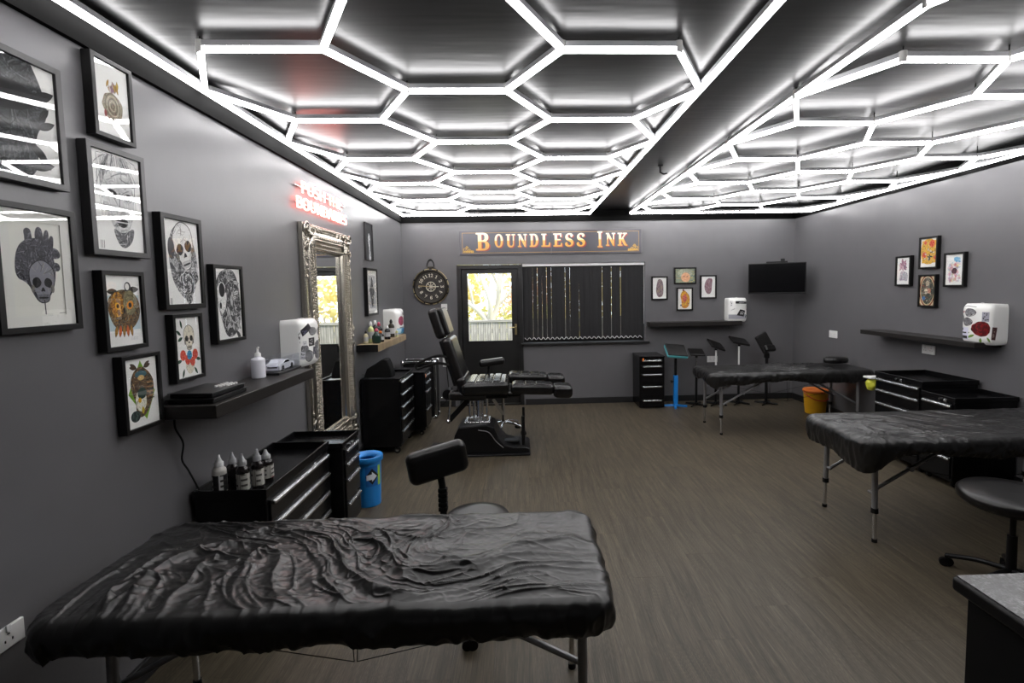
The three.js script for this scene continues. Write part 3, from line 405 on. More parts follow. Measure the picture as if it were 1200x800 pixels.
// ---------------------------------------------------------------- the ornate mirror
{
  const x0 = XL + 0.004, W = 0.96, H = 1.83, t = thing('wall_mirror', 'tall rectangular mirror in an ornate silver frame with beads and scrolls', 'mirror', [x0, 0.29 + H / 2, -3.665 - W / 2], Math.PI / 2);
  const ringOf = (inset, up) => { const a = W / 2 - inset, b = H / 2 - inset; return [[-a, -b, up], [a, -b, up], [a, b, up], [-a, b, up]]; };
  const loft = (prof) => { const v = []; for (let k = 0; k < prof.length - 1; k++) { const A = ringOf(...prof[k]), B = ringOf(...prof[k + 1]); for (let i = 0; i < 4; i++) { const j = (i + 1) % 4; v.push(...A[i], ...A[j], ...B[j], ...A[i], ...B[j], ...B[i]); } } const g = new THREE.BufferGeometry(); g.setAttribute('position', new THREE.Float32BufferAttribute(v, 3)); g.setAttribute('uv', new THREE.Float32BufferAttribute(new Float32Array(v.length / 3 * 2), 2)); g.computeVertexNormals(); return g; };
  part(t, 'frame_moulding', loft([[0, 0], [0, 0.030], [0.008, 0.040], [0.022, 0.040], [0.026, 0.022], [0.052, 0.026], [0.058, 0.042], [0.078, 0.046], [0.082, 0.036], [0.104, 0.040], [0.107, 0.047], [0.126, 0.047], [0.13, 0.034], [0.164, 0.032], [0.168, 0.042], [0.19, 0.042], [0.196, 0.034], [0.205, 0.024], [0.212, 0.006]]), M.silverFrame);
  part(t, 'mirror_glass', box(W - 0.42, H - 0.42, 0.004, 0, 0, 0.008), M.mirror);
  part(t, 'backing', box(W - 0.02, H - 0.02, 0.004, 0, 0, 0.002), M.black);
  const beads = [];
  for (const [inset, up, r, gap] of [[0.04, 0.030, 0.0065, 0.017], [0.116, 0.051, 0.0075, 0.02], [0.179, 0.045, 0.006, 0.015]]) {
    const a = W / 2 - inset, b = H / 2 - inset;
    for (let y = -b; y <= b; y += gap) for (const s of [-1, 1]) beads.push(ball(r, s * a, y, up, 1, 1, 1, 5));
    for (let x = -a + gap; x < a; x += gap) for (const s of [-1, 1]) beads.push(ball(r, x, s * b, up, 1, 1, 1, 5));
  }
  for (const [inset, s2] of [[0.092, 1], [0.148, 0.8]]) { // a band of slanted leaves between the bead rows
    const a = W / 2 - inset, b = H / 2 - inset; let k = 0;
    for (let y = -b + 0.14; y <= b - 0.14; y += 0.021) for (const s of [-1, 1]) beads.push(place(new THREE.SphereGeometry(1, 6, 4).scale(0.0155 * s2, 0.006, 0.006), s * a, y, 0.048, 0, 0, s * (k++ % 4 < 2 ? 0.7 : -0.7)));
    for (let x = -a + 0.14; x <= a - 0.14; x += 0.021) for (const s of [-1, 1]) beads.push(place(new THREE.SphereGeometry(1, 6, 4).scale(0.0155 * s2, 0.006, 0.006), x, s * b, 0.048, 0, 0, Math.PI / 2 + (k++ % 4 < 2 ? 0.7 : -0.7)));
  }
  part(t, 'beading', beads, M.silverFrame).userData.kind = 'stuff';
  const scroll = (cx, cy, r, turns, dir, up, a0 = 0) => wire(Array.from({ length: 22 }, (_, i) => { const k = i / 21, a = a0 + dir * k * turns * 6.28, q = r * (1 - 0.82 * k); return [cx + q * Math.cos(a), cy + q * Math.sin(a), up + 0.012 * k]; }), r * 0.17, 44, 6);
  const leaf = (x, y, l, a, up) => place(new THREE.SphereGeometry(1, 8, 6).scale(l, l * 0.34, 0.009), x + Math.cos(a) * l, y + Math.sin(a) * l, up, 0, 0, a);
  for (const sx of [-1, 1]) for (const sy of [-1, 1]) {
    const cx = sx * (W / 2 - 0.085), cy = sy * (H / 2 - 0.085), a0 = Math.atan2(sy, sx), gs = [scroll(cx + sx * 0.045, cy + sy * 0.045, 0.05, 1.7, sx * sy, 0.046, a0 + 2), scroll(cx - sx * 0.075, cy + sy * 0.05, 0.036, 1.5, -sx * sy, 0.044, a0), scroll(cx + sx * 0.05, cy - sy * 0.085, 0.036, 1.5, sx * sy, 0.044, a0 + 1), ball(0.022, cx, cy, 0.05)];
    for (let i = -3; i <= 3; i++) gs.push(leaf(cx - sx * 0.02, cy - sy * 0.02, 0.05 - 0.004 * Math.abs(i), a0 + Math.PI + i * 0.42, 0.047));
    for (let i = 1; i < 6; i++) { gs.push(leaf(cx - sx * (0.08 + 0.035 * i), cy + sy * 0.062, 0.024, a0 + (i % 2 ? 2.4 : 3.4) * sx * sy, 0.04)); gs.push(leaf(cx + sx * 0.062, cy - sy * (0.09 + 0.04 * i), 0.024, a0 - (i % 2 ? 2.4 : 3.4) * sx * sy, 0.04)); }
    part(t, 'corner_ornament', gs, M.silverFrame);
  }
  for (const s of [-1, 1]) { const cx = s * (W / 2 - 0.05), gs = [scroll(cx + s * 0.02, 0.07, 0.034, 1.5, 1, 0.044, 0), scroll(cx + s * 0.02, -0.07, 0.034, 1.5, -1, 0.044, 0), ball(0.018, cx, 0, 0.046)]; for (let i = -2; i <= 2; i++) gs.push(leaf(cx, i * 0.035, 0.03, Math.PI / 2 - s * Math.PI / 2 + Math.PI + i * 0.3, 0.046)); part(t, 'side_ornament', gs, M.silverFrame); }
}

// ---------------------------------------------------------------- neon sign over the mirror
{
  const glow = mat(lin(0.9, 0.6, 0.55), 0.4, 0, { emissive: lin(...NEON_GLOW), emissiveIntensity: 1 });
  const t = thing('neon_sign', 'glowing red neon lettering in two lines on the left wall above the mirror', 'neon sign', [XL + 0.002, 2.315, -4.13], Math.PI / 2);
  part(t, 'mounting_rail', [rbox(1.0, 0.012, 0.006, 0.002, 0, 0.062, 0.012), rbox(1.0, 0.012, 0.006, 0.002, 0, -0.058, 0.012)], M.whiteMatte);
  for (const [txt, y, w, dx] of [['PUSH THE', 0.062, 0.80, -0.01], ['BOUNDARIES', -0.058, 1.0, 0.0]]) {
    const g = new TextGeometry(txt, { font, size: 0.085, depth: 0.006, curveSegments: 4, bevelEnabled: true, bevelThickness: 0.002, bevelSize: 0.001, bevelSegments: 2 }); g.computeBoundingBox();
    const b = g.boundingBox; g.translate(-(b.min.x + b.max.x) / 2, -(b.min.y + b.max.y) / 2, 0); g.scale(w / (b.max.x - b.min.x), 1, 1); g.translate(dx, y, 0.018);
    part(t, 'lettering', g, glow);
  }
  part(t, 'standoff', [-1, 1].flatMap((a) => [-1, 1].map((b) => rod(0.006, 0.014, a * 0.48, b > 0 ? 0.062 : -0.058, 0.007, Math.PI / 2))), M.chrome);
  for (const x of [-0.34, 0, 0.34]) { const lamp = new THREE.PointLight(lin(1, 0.20, 0.14), NEON_LIGHT); lamp.name = 'neon_lamp'; lamp.shadow.radius = 0.4; lamp.position.set(x, 0.003, 0.05); t.add(lamp); }
}

// ---------------------------------------------------------------- the painted name board
{
  const t = thing('name_board', 'long painted board reading BOUNDLESS INK above the door and window blind', 'sign', [0.4215, 2.243, ZB + 0.003]);
  const W = 2.485, H = 0.325;
  const tex = canvas(2048, 268, (c, w, h) => {
    const g = c.createLinearGradient(0, 0, w, h); g.addColorStop(0, '#4c4a52'); g.addColorStop(0.5, '#34323a'); g.addColorStop(1, '#47454c'); c.fillStyle = g; c.fillRect(0, 0, w, h);
    c.strokeStyle = '#a8803e'; c.lineWidth = 5; c.strokeRect(30, 22, w - 60, h - 44);
    const word = (s, x, y, size, width) => {
      c.font = `bold ${size}px serif`; const k = width / c.measureText(s).width; c.save(); c.translate(x, y); c.scale(k, 1); c.textBaseline = 'alphabetic';
      c.fillStyle = '#8c2c2a'; for (let i = 14; i > 0; i--) c.fillText(s, i * 1.3, i * 0.75); const f = c.createLinearGradient(0, -size * 0.72, 0, 0); f.addColorStop(0, '#f4e6cc'); f.addColorStop(0.48, '#f2dfae'); f.addColorStop(0.52, '#dca850'); f.addColorStop(1, '#cf9038');
      c.fillStyle = f; c.fillText(s, 0, 0); c.strokeStyle = f; c.lineWidth = 4; c.strokeText(s, 0, 0); c.restore();
    };
    word('B', 176, 216, 272, 160); const put = (s, x0, step, wd) => [...s].forEach((l, i) => word(l, x0 + i * step, 184, 200, wd)); put('OUNDLESS', 384, 132, 106); word('I', 1544, 200, 250, 62); put('NK', 1640, 134, 112);
    for (const s of [0, 1]) { c.save(); if (s) { c.translate(w, 0); c.scale(-1, 1); } c.strokeStyle = '#d0a038'; c.lineWidth = 6; for (const [x, y, r] of [[60, 206, 26], [108, 214, 20], [80, 180, 16], [140, 228, 12]]) { c.beginPath(); for (let a = 0; a < 9; a += 0.3) c.lineTo(x + Math.cos(a) * r * (1 - a / 11), y + Math.sin(a) * r * (1 - a / 11)); c.stroke(); } c.fillStyle = '#d0a038'; for (let i = 0; i < 6; i++) { c.beginPath(); c.ellipse(48 + i * 20, 232, 14, 6, 0.3 * i, 0, 7); c.fill(); } c.restore(); }
  });
  const half = tex.clone(); half.repeat.set(0.5, 1); half.offset.set(0.5, 0); half.needsUpdate = true; tex.repeat.set(0.5, 1);
  const edge = mat('#55504c', 0.4), print = (map) => mat(0xffffff, 0.22, 0, { map });
  for (const [s, map] of [[-1, tex], [1, half]]) { part(t, 'board', rbox(W / 2 - 0.001, H, 0.016, 0.003, s * W / 4, 0, 0.009), edge); part(t.children.at(-1), 'painted_face', place(new THREE.PlaneGeometry(W / 2 - 0.004, H - 0.003), s * W / 4, 0, 0.0175), print(map)); }
}

// ---------------------------------------------------------------- the pocket-watch wall clock
{
  const t = thing('wall_clock', 'round black and gold wall clock shaped like a pocket watch, left of the door', 'clock', [-1.222, 1.663, ZB + 0.002]); const R = 0.236;
  const up = (g) => g.rotateX(Math.PI / 2);
  part(t, 'clock_case', up(lathe([[0.001, 0], [R, 0], [R, 0.03], [R - 0.012, 0.046], [R - 0.03, 0.046], [R - 0.038, 0.028], [0.001, 0.026]], 48)), mat(lin(0.020, 0.017, 0.012), 0.35, 0.4));
  for (let i = 0; i < 4; i++) part(t, 'gold_rim', new THREE.TorusGeometry(R + 0.002, 0.0055, 8, 20, Math.PI / 2 - 0.16).rotateZ(i * Math.PI / 2 + 0.08).translate(0, 0, 0.034), M.brass);
  const face = canvas(384, 384, (c, w) => {
    c.fillStyle = '#221f1c'; c.fillRect(0, 0, w, w); c.translate(w / 2, w / 2); const rnd = random(5);
    for (let i = 0; i < 300; i++) { c.fillStyle = ['#2e2a26', '#1a1715', '#3a342e'][i % 3]; c.fillRect((rnd() - 0.5) * w, (rnd() - 0.5) * w, 12, 5); }
    c.fillStyle = '#ddd6c4'; c.font = 'bold 58px serif'; c.textAlign = 'center'; c.textBaseline = 'middle';
    for (let i = 1; i <= 12; i++) { const a = i / 12 * 2 * Math.PI - Math.PI / 2; c.save(); c.translate(Math.cos(a) * 144, Math.sin(a) * 144); c.rotate(a + Math.PI / 2 + (i > 3 && i < 9 ? Math.PI : 0)); c.fillText(String(i), 0, 0); c.restore(); }
    c.strokeStyle = '#6a604e'; c.lineWidth = 2; for (const r of [182, 108]) { c.beginPath(); c.arc(0, 0, r, 0, 7); c.stroke(); }
  });
  part(t, 'dial', place(new THREE.CircleGeometry(R - 0.036, 48), 0, 0, 0.0285), mat(0xffffff, 0.6, 0, { map: face }));
  const ros = [new THREE.TorusGeometry(0.062, 0.006, 8, 32)]; for (let i = 0; i < 4; i++) ros.push(flatBar([Math.cos(i * 0.785) * 0.06, Math.sin(i * 0.785) * 0.06, 0], [-Math.cos(i * 0.785) * 0.06, -Math.sin(i * 0.785) * 0.06, 0], 0.009, 0.006)); part(t, 'rosette', place(merge(ros), 0, 0, 0.033), mat(lin(0.62, 0.58, 0.48), 0.4, 0.5));
  part(t, 'minute_hand', [flatBar([0.055, -0.004, 0.041], [-0.165, 0.012, 0.041], 0.012, 0.003)], M.brass); part(t, 'hour_hand', [flatBar([-0.02, 0, 0.044], [0.105, 0.0, 0.044], 0.012, 0.003)], mat(lin(0.62, 0.58, 0.48), 0.4, 0.5));
  part(t, 'crown_knob', rbox(0.085, 0.05, 0.03, 0.008, 0, R + 0.012, 0.02), mat(lin(0.020, 0.017, 0.012), 0.35, 0.4)); part(t, 'hanging_loop', new THREE.TorusGeometry(0.047, 0.006, 8, 28, Math.PI).scale(1, 1.9, 1).translate(0, R + 0.036, 0.02), M.black);
  for (let i = 0; i < 8; i++) { const a = i / 8 * 6.283 + 0.39; part(t, 'rim_stud', ball(0.012, Math.cos(a) * R, Math.sin(a) * R, 0.036, 1, 1, 1, 8), M.black); }
}

// ---------------------------------------------------------------- television in the corner
{
  const t = thing('television', 'black flat television on a wall bracket in the far right corner', 'television', [3.385, 1.694, -6.44], -0.62), w = 0.70, h = 0.41;
  part(t, 'television_back', [rbox(w, h, 0.022, 0.006), rbox(w * 0.62, h * 0.6, 0.035, 0.015, 0, -0.02, -0.025)], M.black);
  part(t, 'screen', box(w - 0.022, h - 0.034, 0.002, 0, 0.006, 0.0115), M.blackGloss); part(t, 'bottom_strip', rbox(w * 0.3, 0.006, 0.004, 0.002, 0, -h / 2 + 0.009, 0.012), M.blackSatin);
  part(t, 'wall_bracket', [rbox(0.26, 0.02, 0.02, 0.004, 0, h / 2 + 0.012, -0.02), rbox(0.05, 0.07, 0.03, 0.006, 0.07, h / 2 + 0.02, -0.03), flatBar([0, 0.02, -0.04], [0.07, 0.02, -0.25], 0.04, 0.03), rbox(0.14, 0.16, 0.02, 0.004, 0.08, 0.02, -0.255)], M.black);
}

// ---------------------------------------------------------------- shelves on the walls
{
  const shelf = (label, x0, x1, y0, y1, z0, z1, m, edges) => { const t = thing('wall_shelf', label, 'shelf', [(x0 + x1) / 2, y0, (z0 + z1) / 2]); part(t, 'board', metreUV(rbox(x1 - x0, y1 - y0, Math.abs(z1 - z0), 0.003, 0, (y1 - y0) / 2, 0)), m); if (edges) edges(t, x1 - x0, y1 - y0, Math.abs(z1 - z0)); return t; };
  shelf('long dark floating shelf below the left wall prints, holding a bottle and a model car', XL, -1.352, 1.055, 1.115, -2.195, -3.225, M.darkWood);
  const oak = mat(0xffffff, 0.5, 0, { map: data(128, 512, (x, y) => { const n = 0.5 + 0.5 * noise(x / 9 + noise(y / 120, 3), y / 200, 9) + 0.25 * noise(x / 2.5, y / 60, 4); return [0.60 * (0.8 + 0.3 * n), 0.52 * (0.8 + 0.3 * n), 0.40 * (0.8 + 0.3 * n)]; }, true) });
  shelf('wooden wall shelf beyond the mirror, crowded with small bottles', XL, -1.398, 1.022, 1.092, -4.82, -5.99, oak, (t, w, h, d) => part(t, 'end_cap', rbox(w, h, 0.004, 0.001, 0, h / 2, d / 2 + 0.002), M.black, 'black end face'));
  shelf('dark floating shelf on the back wall under four small prints', 1.737, 3.0, 1.072, 1.128, ZB, ZB + 0.21, M.darkWood);
  shelf('dark floating shelf on the right wall beside a stickered dispenser', 3.605, XR, 1.075, 1.118, -5.11, -3.78, M.darkWood);
}

// ---------------------------------------------------------------- paper towel dispensers with stickers
{
  function dispenser(pos, turn, w, h, d, label, stickers) { // front towards +z
    const t = thing('towel_dispenser', label, 'dispenser', pos, turn, undefined), n = 48, m = 26, v = [], uv = [], id = [];
    const side = 0.56 * d, plan = Array.from({ length: n + 1 }, (_, i) => { const q = i / n, k = 0.17; if (q <= k) return [-w / 2, side * q / k]; if (q >= 1 - k) return [w / 2, side * (1 - q) / k]; const a = Math.PI * (1 - (q - k) / (1 - 2 * k)), c = Math.cos(a), e = 0.8; return [Math.sign(c) * Math.pow(Math.abs(c), e) * w / 2, side + Math.pow(Math.sin(a), 0.62) * (d - side)]; });
    for (let j = 0; j <= m; j++) { const k = j / m, y = (k - 0.5) * 2, q = 1 - 0.09 * Math.pow(Math.abs(y), 9); for (let i = 0; i <= n; i++) { v.push(plan[i][0] * q, (k - 0.5) * h * (1 + 0.0), plan[i][1] * (1 - 0.16 * Math.pow(Math.abs(y), 8))); uv.push(i / n, k); } }
    for (let j = 0; j < m; j++) for (let i = 0; i < n; i++) { const a = j * (n + 1) + i, b = a + 1, c = a + n + 1, e = c + 1; id.push(a, b, c, b, e, c); }
    const cap = (j, sgn) => { const o = v.length / 3; v.push(0, (j / m - 0.5) * h + sgn * 0.004, d * 0.4); uv.push(0.01, 0.01); const r = o + 1; for (let i = 0; i <= n; i++) { const s = (j * (n + 1) + i) * 3; v.push(v[s], v[s + 1], v[s + 2]); uv.push(0.01, 0.01); } for (let i = 0; i < n; i++) sgn > 0 ? id.push(o, r + i, r + i + 1) : id.push(o, r + i + 1, r + i); };
    cap(0, -1); cap(m, 1);
    const g = new THREE.BufferGeometry(); g.setAttribute('position', new THREE.Float32BufferAttribute(v, 3)); g.setAttribute('uv', new THREE.Float32BufferAttribute(uv, 2)); g.setIndex(id); g.computeVertexNormals();
    const tex = canvas(640, 420, (c, W, H) => { c.fillStyle = '#e6e6e3'; c.fillRect(0, 0, W, H); stickers(c, W, H, random(label.length)); });
    part(t, 'cover', g, mat(0xffffff, 0.3, 0, { map: tex })); part(t, 'back_plate', rbox(w * 0.94, h * 0.96, 0.012, 0.004, 0, 0, 0.004), M.whitePlastic);
    part(t, 'lock', rod(0.011, 0.01, 0, h / 2 + 0.004, d * 0.55), M.whiteMatte); part(t, 'paper_slot', rbox(w * 0.7, 0.008, d * 0.4, 0.002, 0, -h / 2 - 0.002, d * 0.45), M.black);
  }
  const scrap = (c, x, y, w, h, a, r, dark = '#141416', light = '#d8d8d6') => { c.save(); c.translate(x, y); c.rotate(a); c.fillStyle = dark; c.fillRect(-w / 2, -h / 2, w, h); c.fillStyle = light; for (let i = 0; i < 8; i++) c.fillRect(-w * 0.44 + r() * w * 0.6, -h * 0.42 + r() * h * 0.7, w * (0.06 + 0.24 * r()), h * 0.1); c.restore(); };
  const blot = (c, x, y, q, r, ink = '#1c1c1f') => { worked(c, ring(x, y, q, q * 0.9, 12, 0.4, r), '#77777a', [ink, '#d8d8da', '#4a4a4e', ink], 50, r, q * 0.5, 3); c.beginPath(); c.ellipse(x, y, q * 0.95, q * 0.9, 0, 0, 7); c.strokeStyle = ink; c.lineWidth = 4; c.stroke(); };
  // u runs along the outline: the flat front is about 0.25 to 0.75
  dispenser([XL, 1.265, -3.468], Math.PI / 2, 0.28, 0.315, 0.165, 'white towel dispenser covered in black and white stickers, beside the mirror', (c, W, H, r) => { c.translate(-75, 0);
    scrap(c, 300, 90, 130, 60, -0.5, r, '#222026', '#5a5a70'); scrap(c, 222, 150, 28, 170, 0, r, '#e4e4e2', '#222'); blot(c, 380, 110, 40, r); scrap(c, 362, 205, 66, 74, 0, r); blot(c, 280, 270, 48, r, '#0e0e10'); blot(c, 330, 330, 54, r); blot(c, 440, 240, 40, r); blot(c, 450, 330, 52, r); scrap(c, 250, 320, 60, 70, 0.2, r, '#b9b9c0', '#444'); blot(c, 470, 120, 36, r); scrap(c, 400, 290, 40, 70, 0.1, r, '#3a3a44', '#99a'); scrap(c, 280, 210, 54, 44, 0, r, '#d0d0d2', '#888');
  });
  dispenser([XL, 1.245, -5.93], Math.PI / 2, 0.29, 0.305, 0.19, 'white towel dispenser with a round magenta sticker, above the wooden shelf', (c, W, H, r) => { c.translate(-75, 0);
    dot(c, 345, 190, 72, 76, '#8a1440'); line(c, [[300, 190], [390, 190]], '#c05a80', 3); c.fillStyle = '#4aa0c8'; c.fillRect(230, 310, 290, 90); c.fillStyle = '#bcdcea'; c.fillRect(236, 318, 110, 70); dot(c, 420, 345, 46, 34, '#1a6cb0'); scrap(c, 440, 80, 90, 40, 0, r, '#2c2c30', '#e0e0e0'); blot(c, 465, 160, 30, r); blot(c, 455, 250, 42, r, '#444'); scrap(c, 400, 300, 200, 12, 0, r, '#333', '#555');
  });
  dispenser([2.965, 1.277, ZB], 0, 0.258, 0.325, 0.17, 'white towel dispenser with small black stickers at the right end of the back shelf', (c, W, H, r) => {
    scrap(c, 215, 100, 50, 110, 0, r, '#d8d8d6', '#111'); scrap(c, 385, 80, 200, 44, 0.05, r, '#151517', '#c8c8c8'); scrap(c, 250, 200, 130, 26, -0.4, r, '#e0e0de', '#444'); c.beginPath(); c.arc(480, 170, 40, 0, 7); c.strokeStyle = '#888'; c.lineWidth = 8; c.stroke(); c.fillStyle = '#9a9aa2'; c.fillRect(150, 290, 300, 80); scrap(c, 360, 265, 90, 110, 0.3, r, '#101012', '#ddd'); scrap(c, 470, 320, 90, 36, -0.4, r, '#101012', '#ddd');
  });
  dispenser([XR, 1.262, -3.865], -Math.PI / 2, 0.265, 0.325, 0.165, 'white towel dispenser with a large red rose sticker, on the right wall', (c, W, H, r) => {
    for (const [x, y, a] of [[330, 320, 2.4], [380, 350, 1.7], [440, 340, 1.0], [300, 300, 2.8]]) leafShape(c, x, y, 60, a, '#7aa03a', '#2a4a1a'); rosette(c, 390, 255, 78, '#4a0508', '#8a1418', r); scrap(c, 420, 130, 70, 100, 0, r, '#9a9aa4', '#333'); blot(c, 290, 90, 46, r, '#1c1214'); blot(c, 270, 190, 48, r, '#2a1a1c'); blot(c, 190, 160, 42, r); c.fillStyle = '#d8d8e8'; c.fillRect(140, 250, 150, 130); c.fillStyle = '#222'; c.fillRect(150, 300, 120, 14); c.fillRect(150, 340, 130, 30); c.fillRect(180, 260, 40, 24); scrap(c, 510, 300, 40, 130, 0.08, r, '#4a2a2c', '#9a8a80'); line(c, [[160, 30], [260, 22], [330, 30]], '#444', 6); line(c, [[160, 95], [230, 84]], '#a01830', 12);
  });
}

// ---------------------------------------------------------------- what stands on the left shelf
{
  const S = 1.115;
  const b = thing('pump_bottle', 'white plastic squeeze bottle with a nozzle on the left shelf', 'bottle', [-1.535, S, -2.905]);
  part(b, 'bottle_body', lathe([[0.001, 0], [0.034, 0], [0.037, 0.004], [0.037, 0.102], [0.034, 0.112], [0.018, 0.12], [0.018, 0.126]]), mat(lin(0.70, 0.70, 0.76), 0.35)); part(b, 'cap', lathe([[0.017, 0.122], [0.017, 0.142], [0.010, 0.147], [0.006, 0.152], [0.005, 0.176], [0.001, 0.178]], 16), M.whitePlastic);
  part(b, 'nozzle_tip', [rod(0.0045, 0.014, 0.004, 0.174, 0.002, 0, 0, -0.8)], M.whitePlastic);
  const c = thing('display_case', 'clear plastic display case with a dark base on the left shelf', 'display case', [-1.515, S, -3.12]); // length along z
  part(c, 'case_base', rbox(0.13, 0.014, 0.30, 0.003, 0, 0.007, 0), M.blackSatin);
  const cp = phys(lin(0.97, 0.98, 1), 0.02, 0, { transmission: 1, thickness: 0 }); part(c, 'case_cover', [box(0.001, 0.086, 0.28, 0.058, 0.057, 0), box(0.001, 0.086, 0.28, -0.058, 0.057, 0), box(0.115, 0.086, 0.001, 0, 0.057, 0.14), box(0.115, 0.086, 0.001, 0, 0.057, -0.14), box(0.117, 0.001, 0.281, 0, 0.1005, 0)], cp);
  const k = thing('model_car', 'white model sports car inside the clear case on the left shelf', 'model car', [-1.512, S + 0.0155, -3.115], 0.06);
  const side = new THREE.Shape(); [[-0.105, 0.012], [-0.107, 0.03], [-0.098, 0.036], [-0.045, 0.043], [-0.018, 0.06], [0.03, 0.061], [0.062, 0.045], [0.1, 0.043], [0.107, 0.032], [0.105, 0.012]].forEach(([x, y], i) => i ? side.lineTo(x, y) : side.moveTo(x, y)); side.closePath();
  part(k, 'car_body', new THREE.ExtrudeGeometry(side, { depth: 0.076, bevelEnabled: true, bevelThickness: 0.005, bevelSize: 0.004, bevelSegments: 3 }).translate(0, 0, -0.038).rotateY(-Math.PI / 2), mat(lin(0.78, 0.78, 0.80), 0.2)); // nose towards +z
  const win = new THREE.Shape(); [[-0.038, 0.0455], [-0.016, 0.0585], [0.028, 0.0592], [0.054, 0.0465]].forEach(([x, y], i) => i ? win.lineTo(x, y) : win.moveTo(x, y)); part(k, 'side_window', new THREE.ExtrudeGeometry(win, { depth: 0.0885, bevelEnabled: false }).translate(0, 0, -0.04425).rotateY(-Math.PI / 2), M.blackGloss); part(k, 'windscreen', box(0.062, 0.0015, 0.026, 0, 0.0555, 0.0325, 0.55), M.blackGloss);
  for (const z of [0.066, -0.066]) for (const s of [-1, 1]) { const w = part(k, 'wheel', rod(0.017, 0.012, s * 0.039, 0.017, z, 0, 0, Math.PI / 2), M.rubber); part(w, 'hub', rod(0.009, 0.0135, s * 0.039, 0.017, z, 0, 0, Math.PI / 2), M.aluminium); }
  part(k, 'grille', rbox(0.056, 0.008, 0.004, 0.001, 0, 0.026, 0.111), M.black); for (const s of [-1, 1]) part(k, 'headlamp', rbox(0.014, 0.006, 0.004, 0.001, s * 0.028, 0.033, 0.110), M.chrome);
  single('orange_block', rbox(0.03, 0.055, 0.03, 0.008, -1.578, S + 0.0275, -2.985), M.orange, 'small orange lump behind the white squeeze bottle on the left shelf', 'ornament');
  for (const [i, w, l, y, a, lab] of [[0, 0.20, 0.28, 0, 0.02, 'lower black flat case stacked at the near end of the left shelf'], [1, 0.19, 0.25, 0.0235, -0.03, 'upper black tray with white studs, at the near end of the left shelf']]) {
    const t = thing('flat_case', lab, 'case', [-1.487, S + y, -2.37], a); part(t, 'case_shell', rbox(w, 0.018, l, 0.006, 0, 0.009, 0), M.black); part(t, 'case_lip', rbox(w + 0.012, 0.005, l + 0.012, 0.002, 0, 0.0205, 0), M.blackSatin);
    if (i) part(t, 'white_stud', Array.from({ length: 14 }, (_, q) => rod(0.0075, 0.008, 0.02 + (q % 3) * 0.022, 0.026, -0.105 + Math.floor(q / 3) * 0.021, 0, 0, 0, 0.006, 10)), M.whitePlastic);
  }
  single('power_cable', wire([[-1.585, 1.06, -2.27], [-1.585, 1.0, -2.27], [-1.575, 0.92, -2.30], [-1.585, 0.84, -2.30], [-1.58, 0.78, -2.33], [-1.57, 0.665, -2.38]], 0.004), M.rubber, 'thin black cable hanging from the left shelf down to the tool chest', 'cable');
}

// ---------------------------------------------------------------- bottles on the wooden shelf
{
  const S = 1.092, G = 'bottles on the wooden shelf';
  const bottle = (pos, r, h, body, cap, label, style = 0) => {
    const t = thing('small_bottle', label, 'bottle', [pos[0], S, pos[1]], 0, G);
    if (style === 2) part(t, 'bottle_body', lathe([[0.001, 0], [r * 0.8, 0], [r, h * 0.1], [r, h * 0.35], [r * 0.7, h * 0.6], [r * 0.35, h * 0.75], [r * 0.35, h * 0.8]]), body);
    else part(t, 'bottle_body', lathe([[0.001, 0], [r * 0.95, 0], [r, 0.004], [r, h * 0.62], [r * 0.8, h * 0.7], [r * 0.42, h * 0.76], [r * 0.42, h * 0.8]]), body);
    part(t, 'cap', style === 1 ? [rod(r * 0.5, h * 0.1, 0, h * 0.84), rbox(r * 0.5, h * 0.09, r * 1.7, 0.003, 0, h * 0.94, r * 0.3)] : lathe([[0.001, h * 0.79], [r * 0.48, h * 0.79], [r * 0.48, h * 0.9], [r * 0.2, h], [0.001, h]], 14), cap); part(t, 'label_band', lathe([[r * 1.01, h * 0.2], [r * 1.02, h * 0.22], [r * 1.02, h * 0.5], [r * 1.01, h * 0.52]]), style === 2 ? body : mat(lin(0.42, 0.42, 0.42), 0.6));
  };
  const green = mat(lin(0.012, 0.035, 0.026), 0.2), clear = mat(lin(0.55, 0.58, 0.26), 0.25), dark = mat(lin(0.012, 0.011, 0.012), 0.25), pink = mat(lin(0.45, 0.05, 0.10), 0.4), cream = mat(lin(0.6, 0.55, 0.35), 0.4);
  bottle([-1.545, -4.93], 0.022, 0.13, cream, M.black, 'cream bottle with a black cap, nearest the mirror on the wooden shelf');
  bottle([-1.525, -5.03], 0.03, 0.215, clear, M.whitePlastic, 'pale yellow-green bottle with a white cap on the wooden shelf');
  bottle([-1.45, -4.96], 0.043, 0.15, green, pink, 'round dark green bottle with a red cap, near end of the wooden shelf', 2);
  bottle([-1.52, -5.17], 0.032, 0.22, dark, M.whitePlastic, 'black spray bottle with a white trigger head on the wooden shelf', 1);
  bottle([-1.445, -5.08], 0.034, 0.115, dark, M.orange, 'squat black bottle with an orange cap on the wooden shelf');
  bottle([-1.52, -5.30], 0.036, 0.19, dark, pink, 'tall black bottle with a pink-red cap in the middle of the wooden shelf');
  bottle([-1.45, -5.36], 0.030, 0.15, dark, M.whitePlastic, 'black bottle with a white cap, right of the pink-capped one');
  bottle([-1.475, -5.62], 0.034, 0.20, mat(lin(0.03, 0.024, 0.015), 0.25), dark, 'dark brown bottle in front of the magenta-stickered dispenser', 0);
  bottle([-1.425, -5.66], 0.014, 0.085, clear, M.whitePlastic, 'tiny yellow bottle at the far end of the wooden shelf');
}

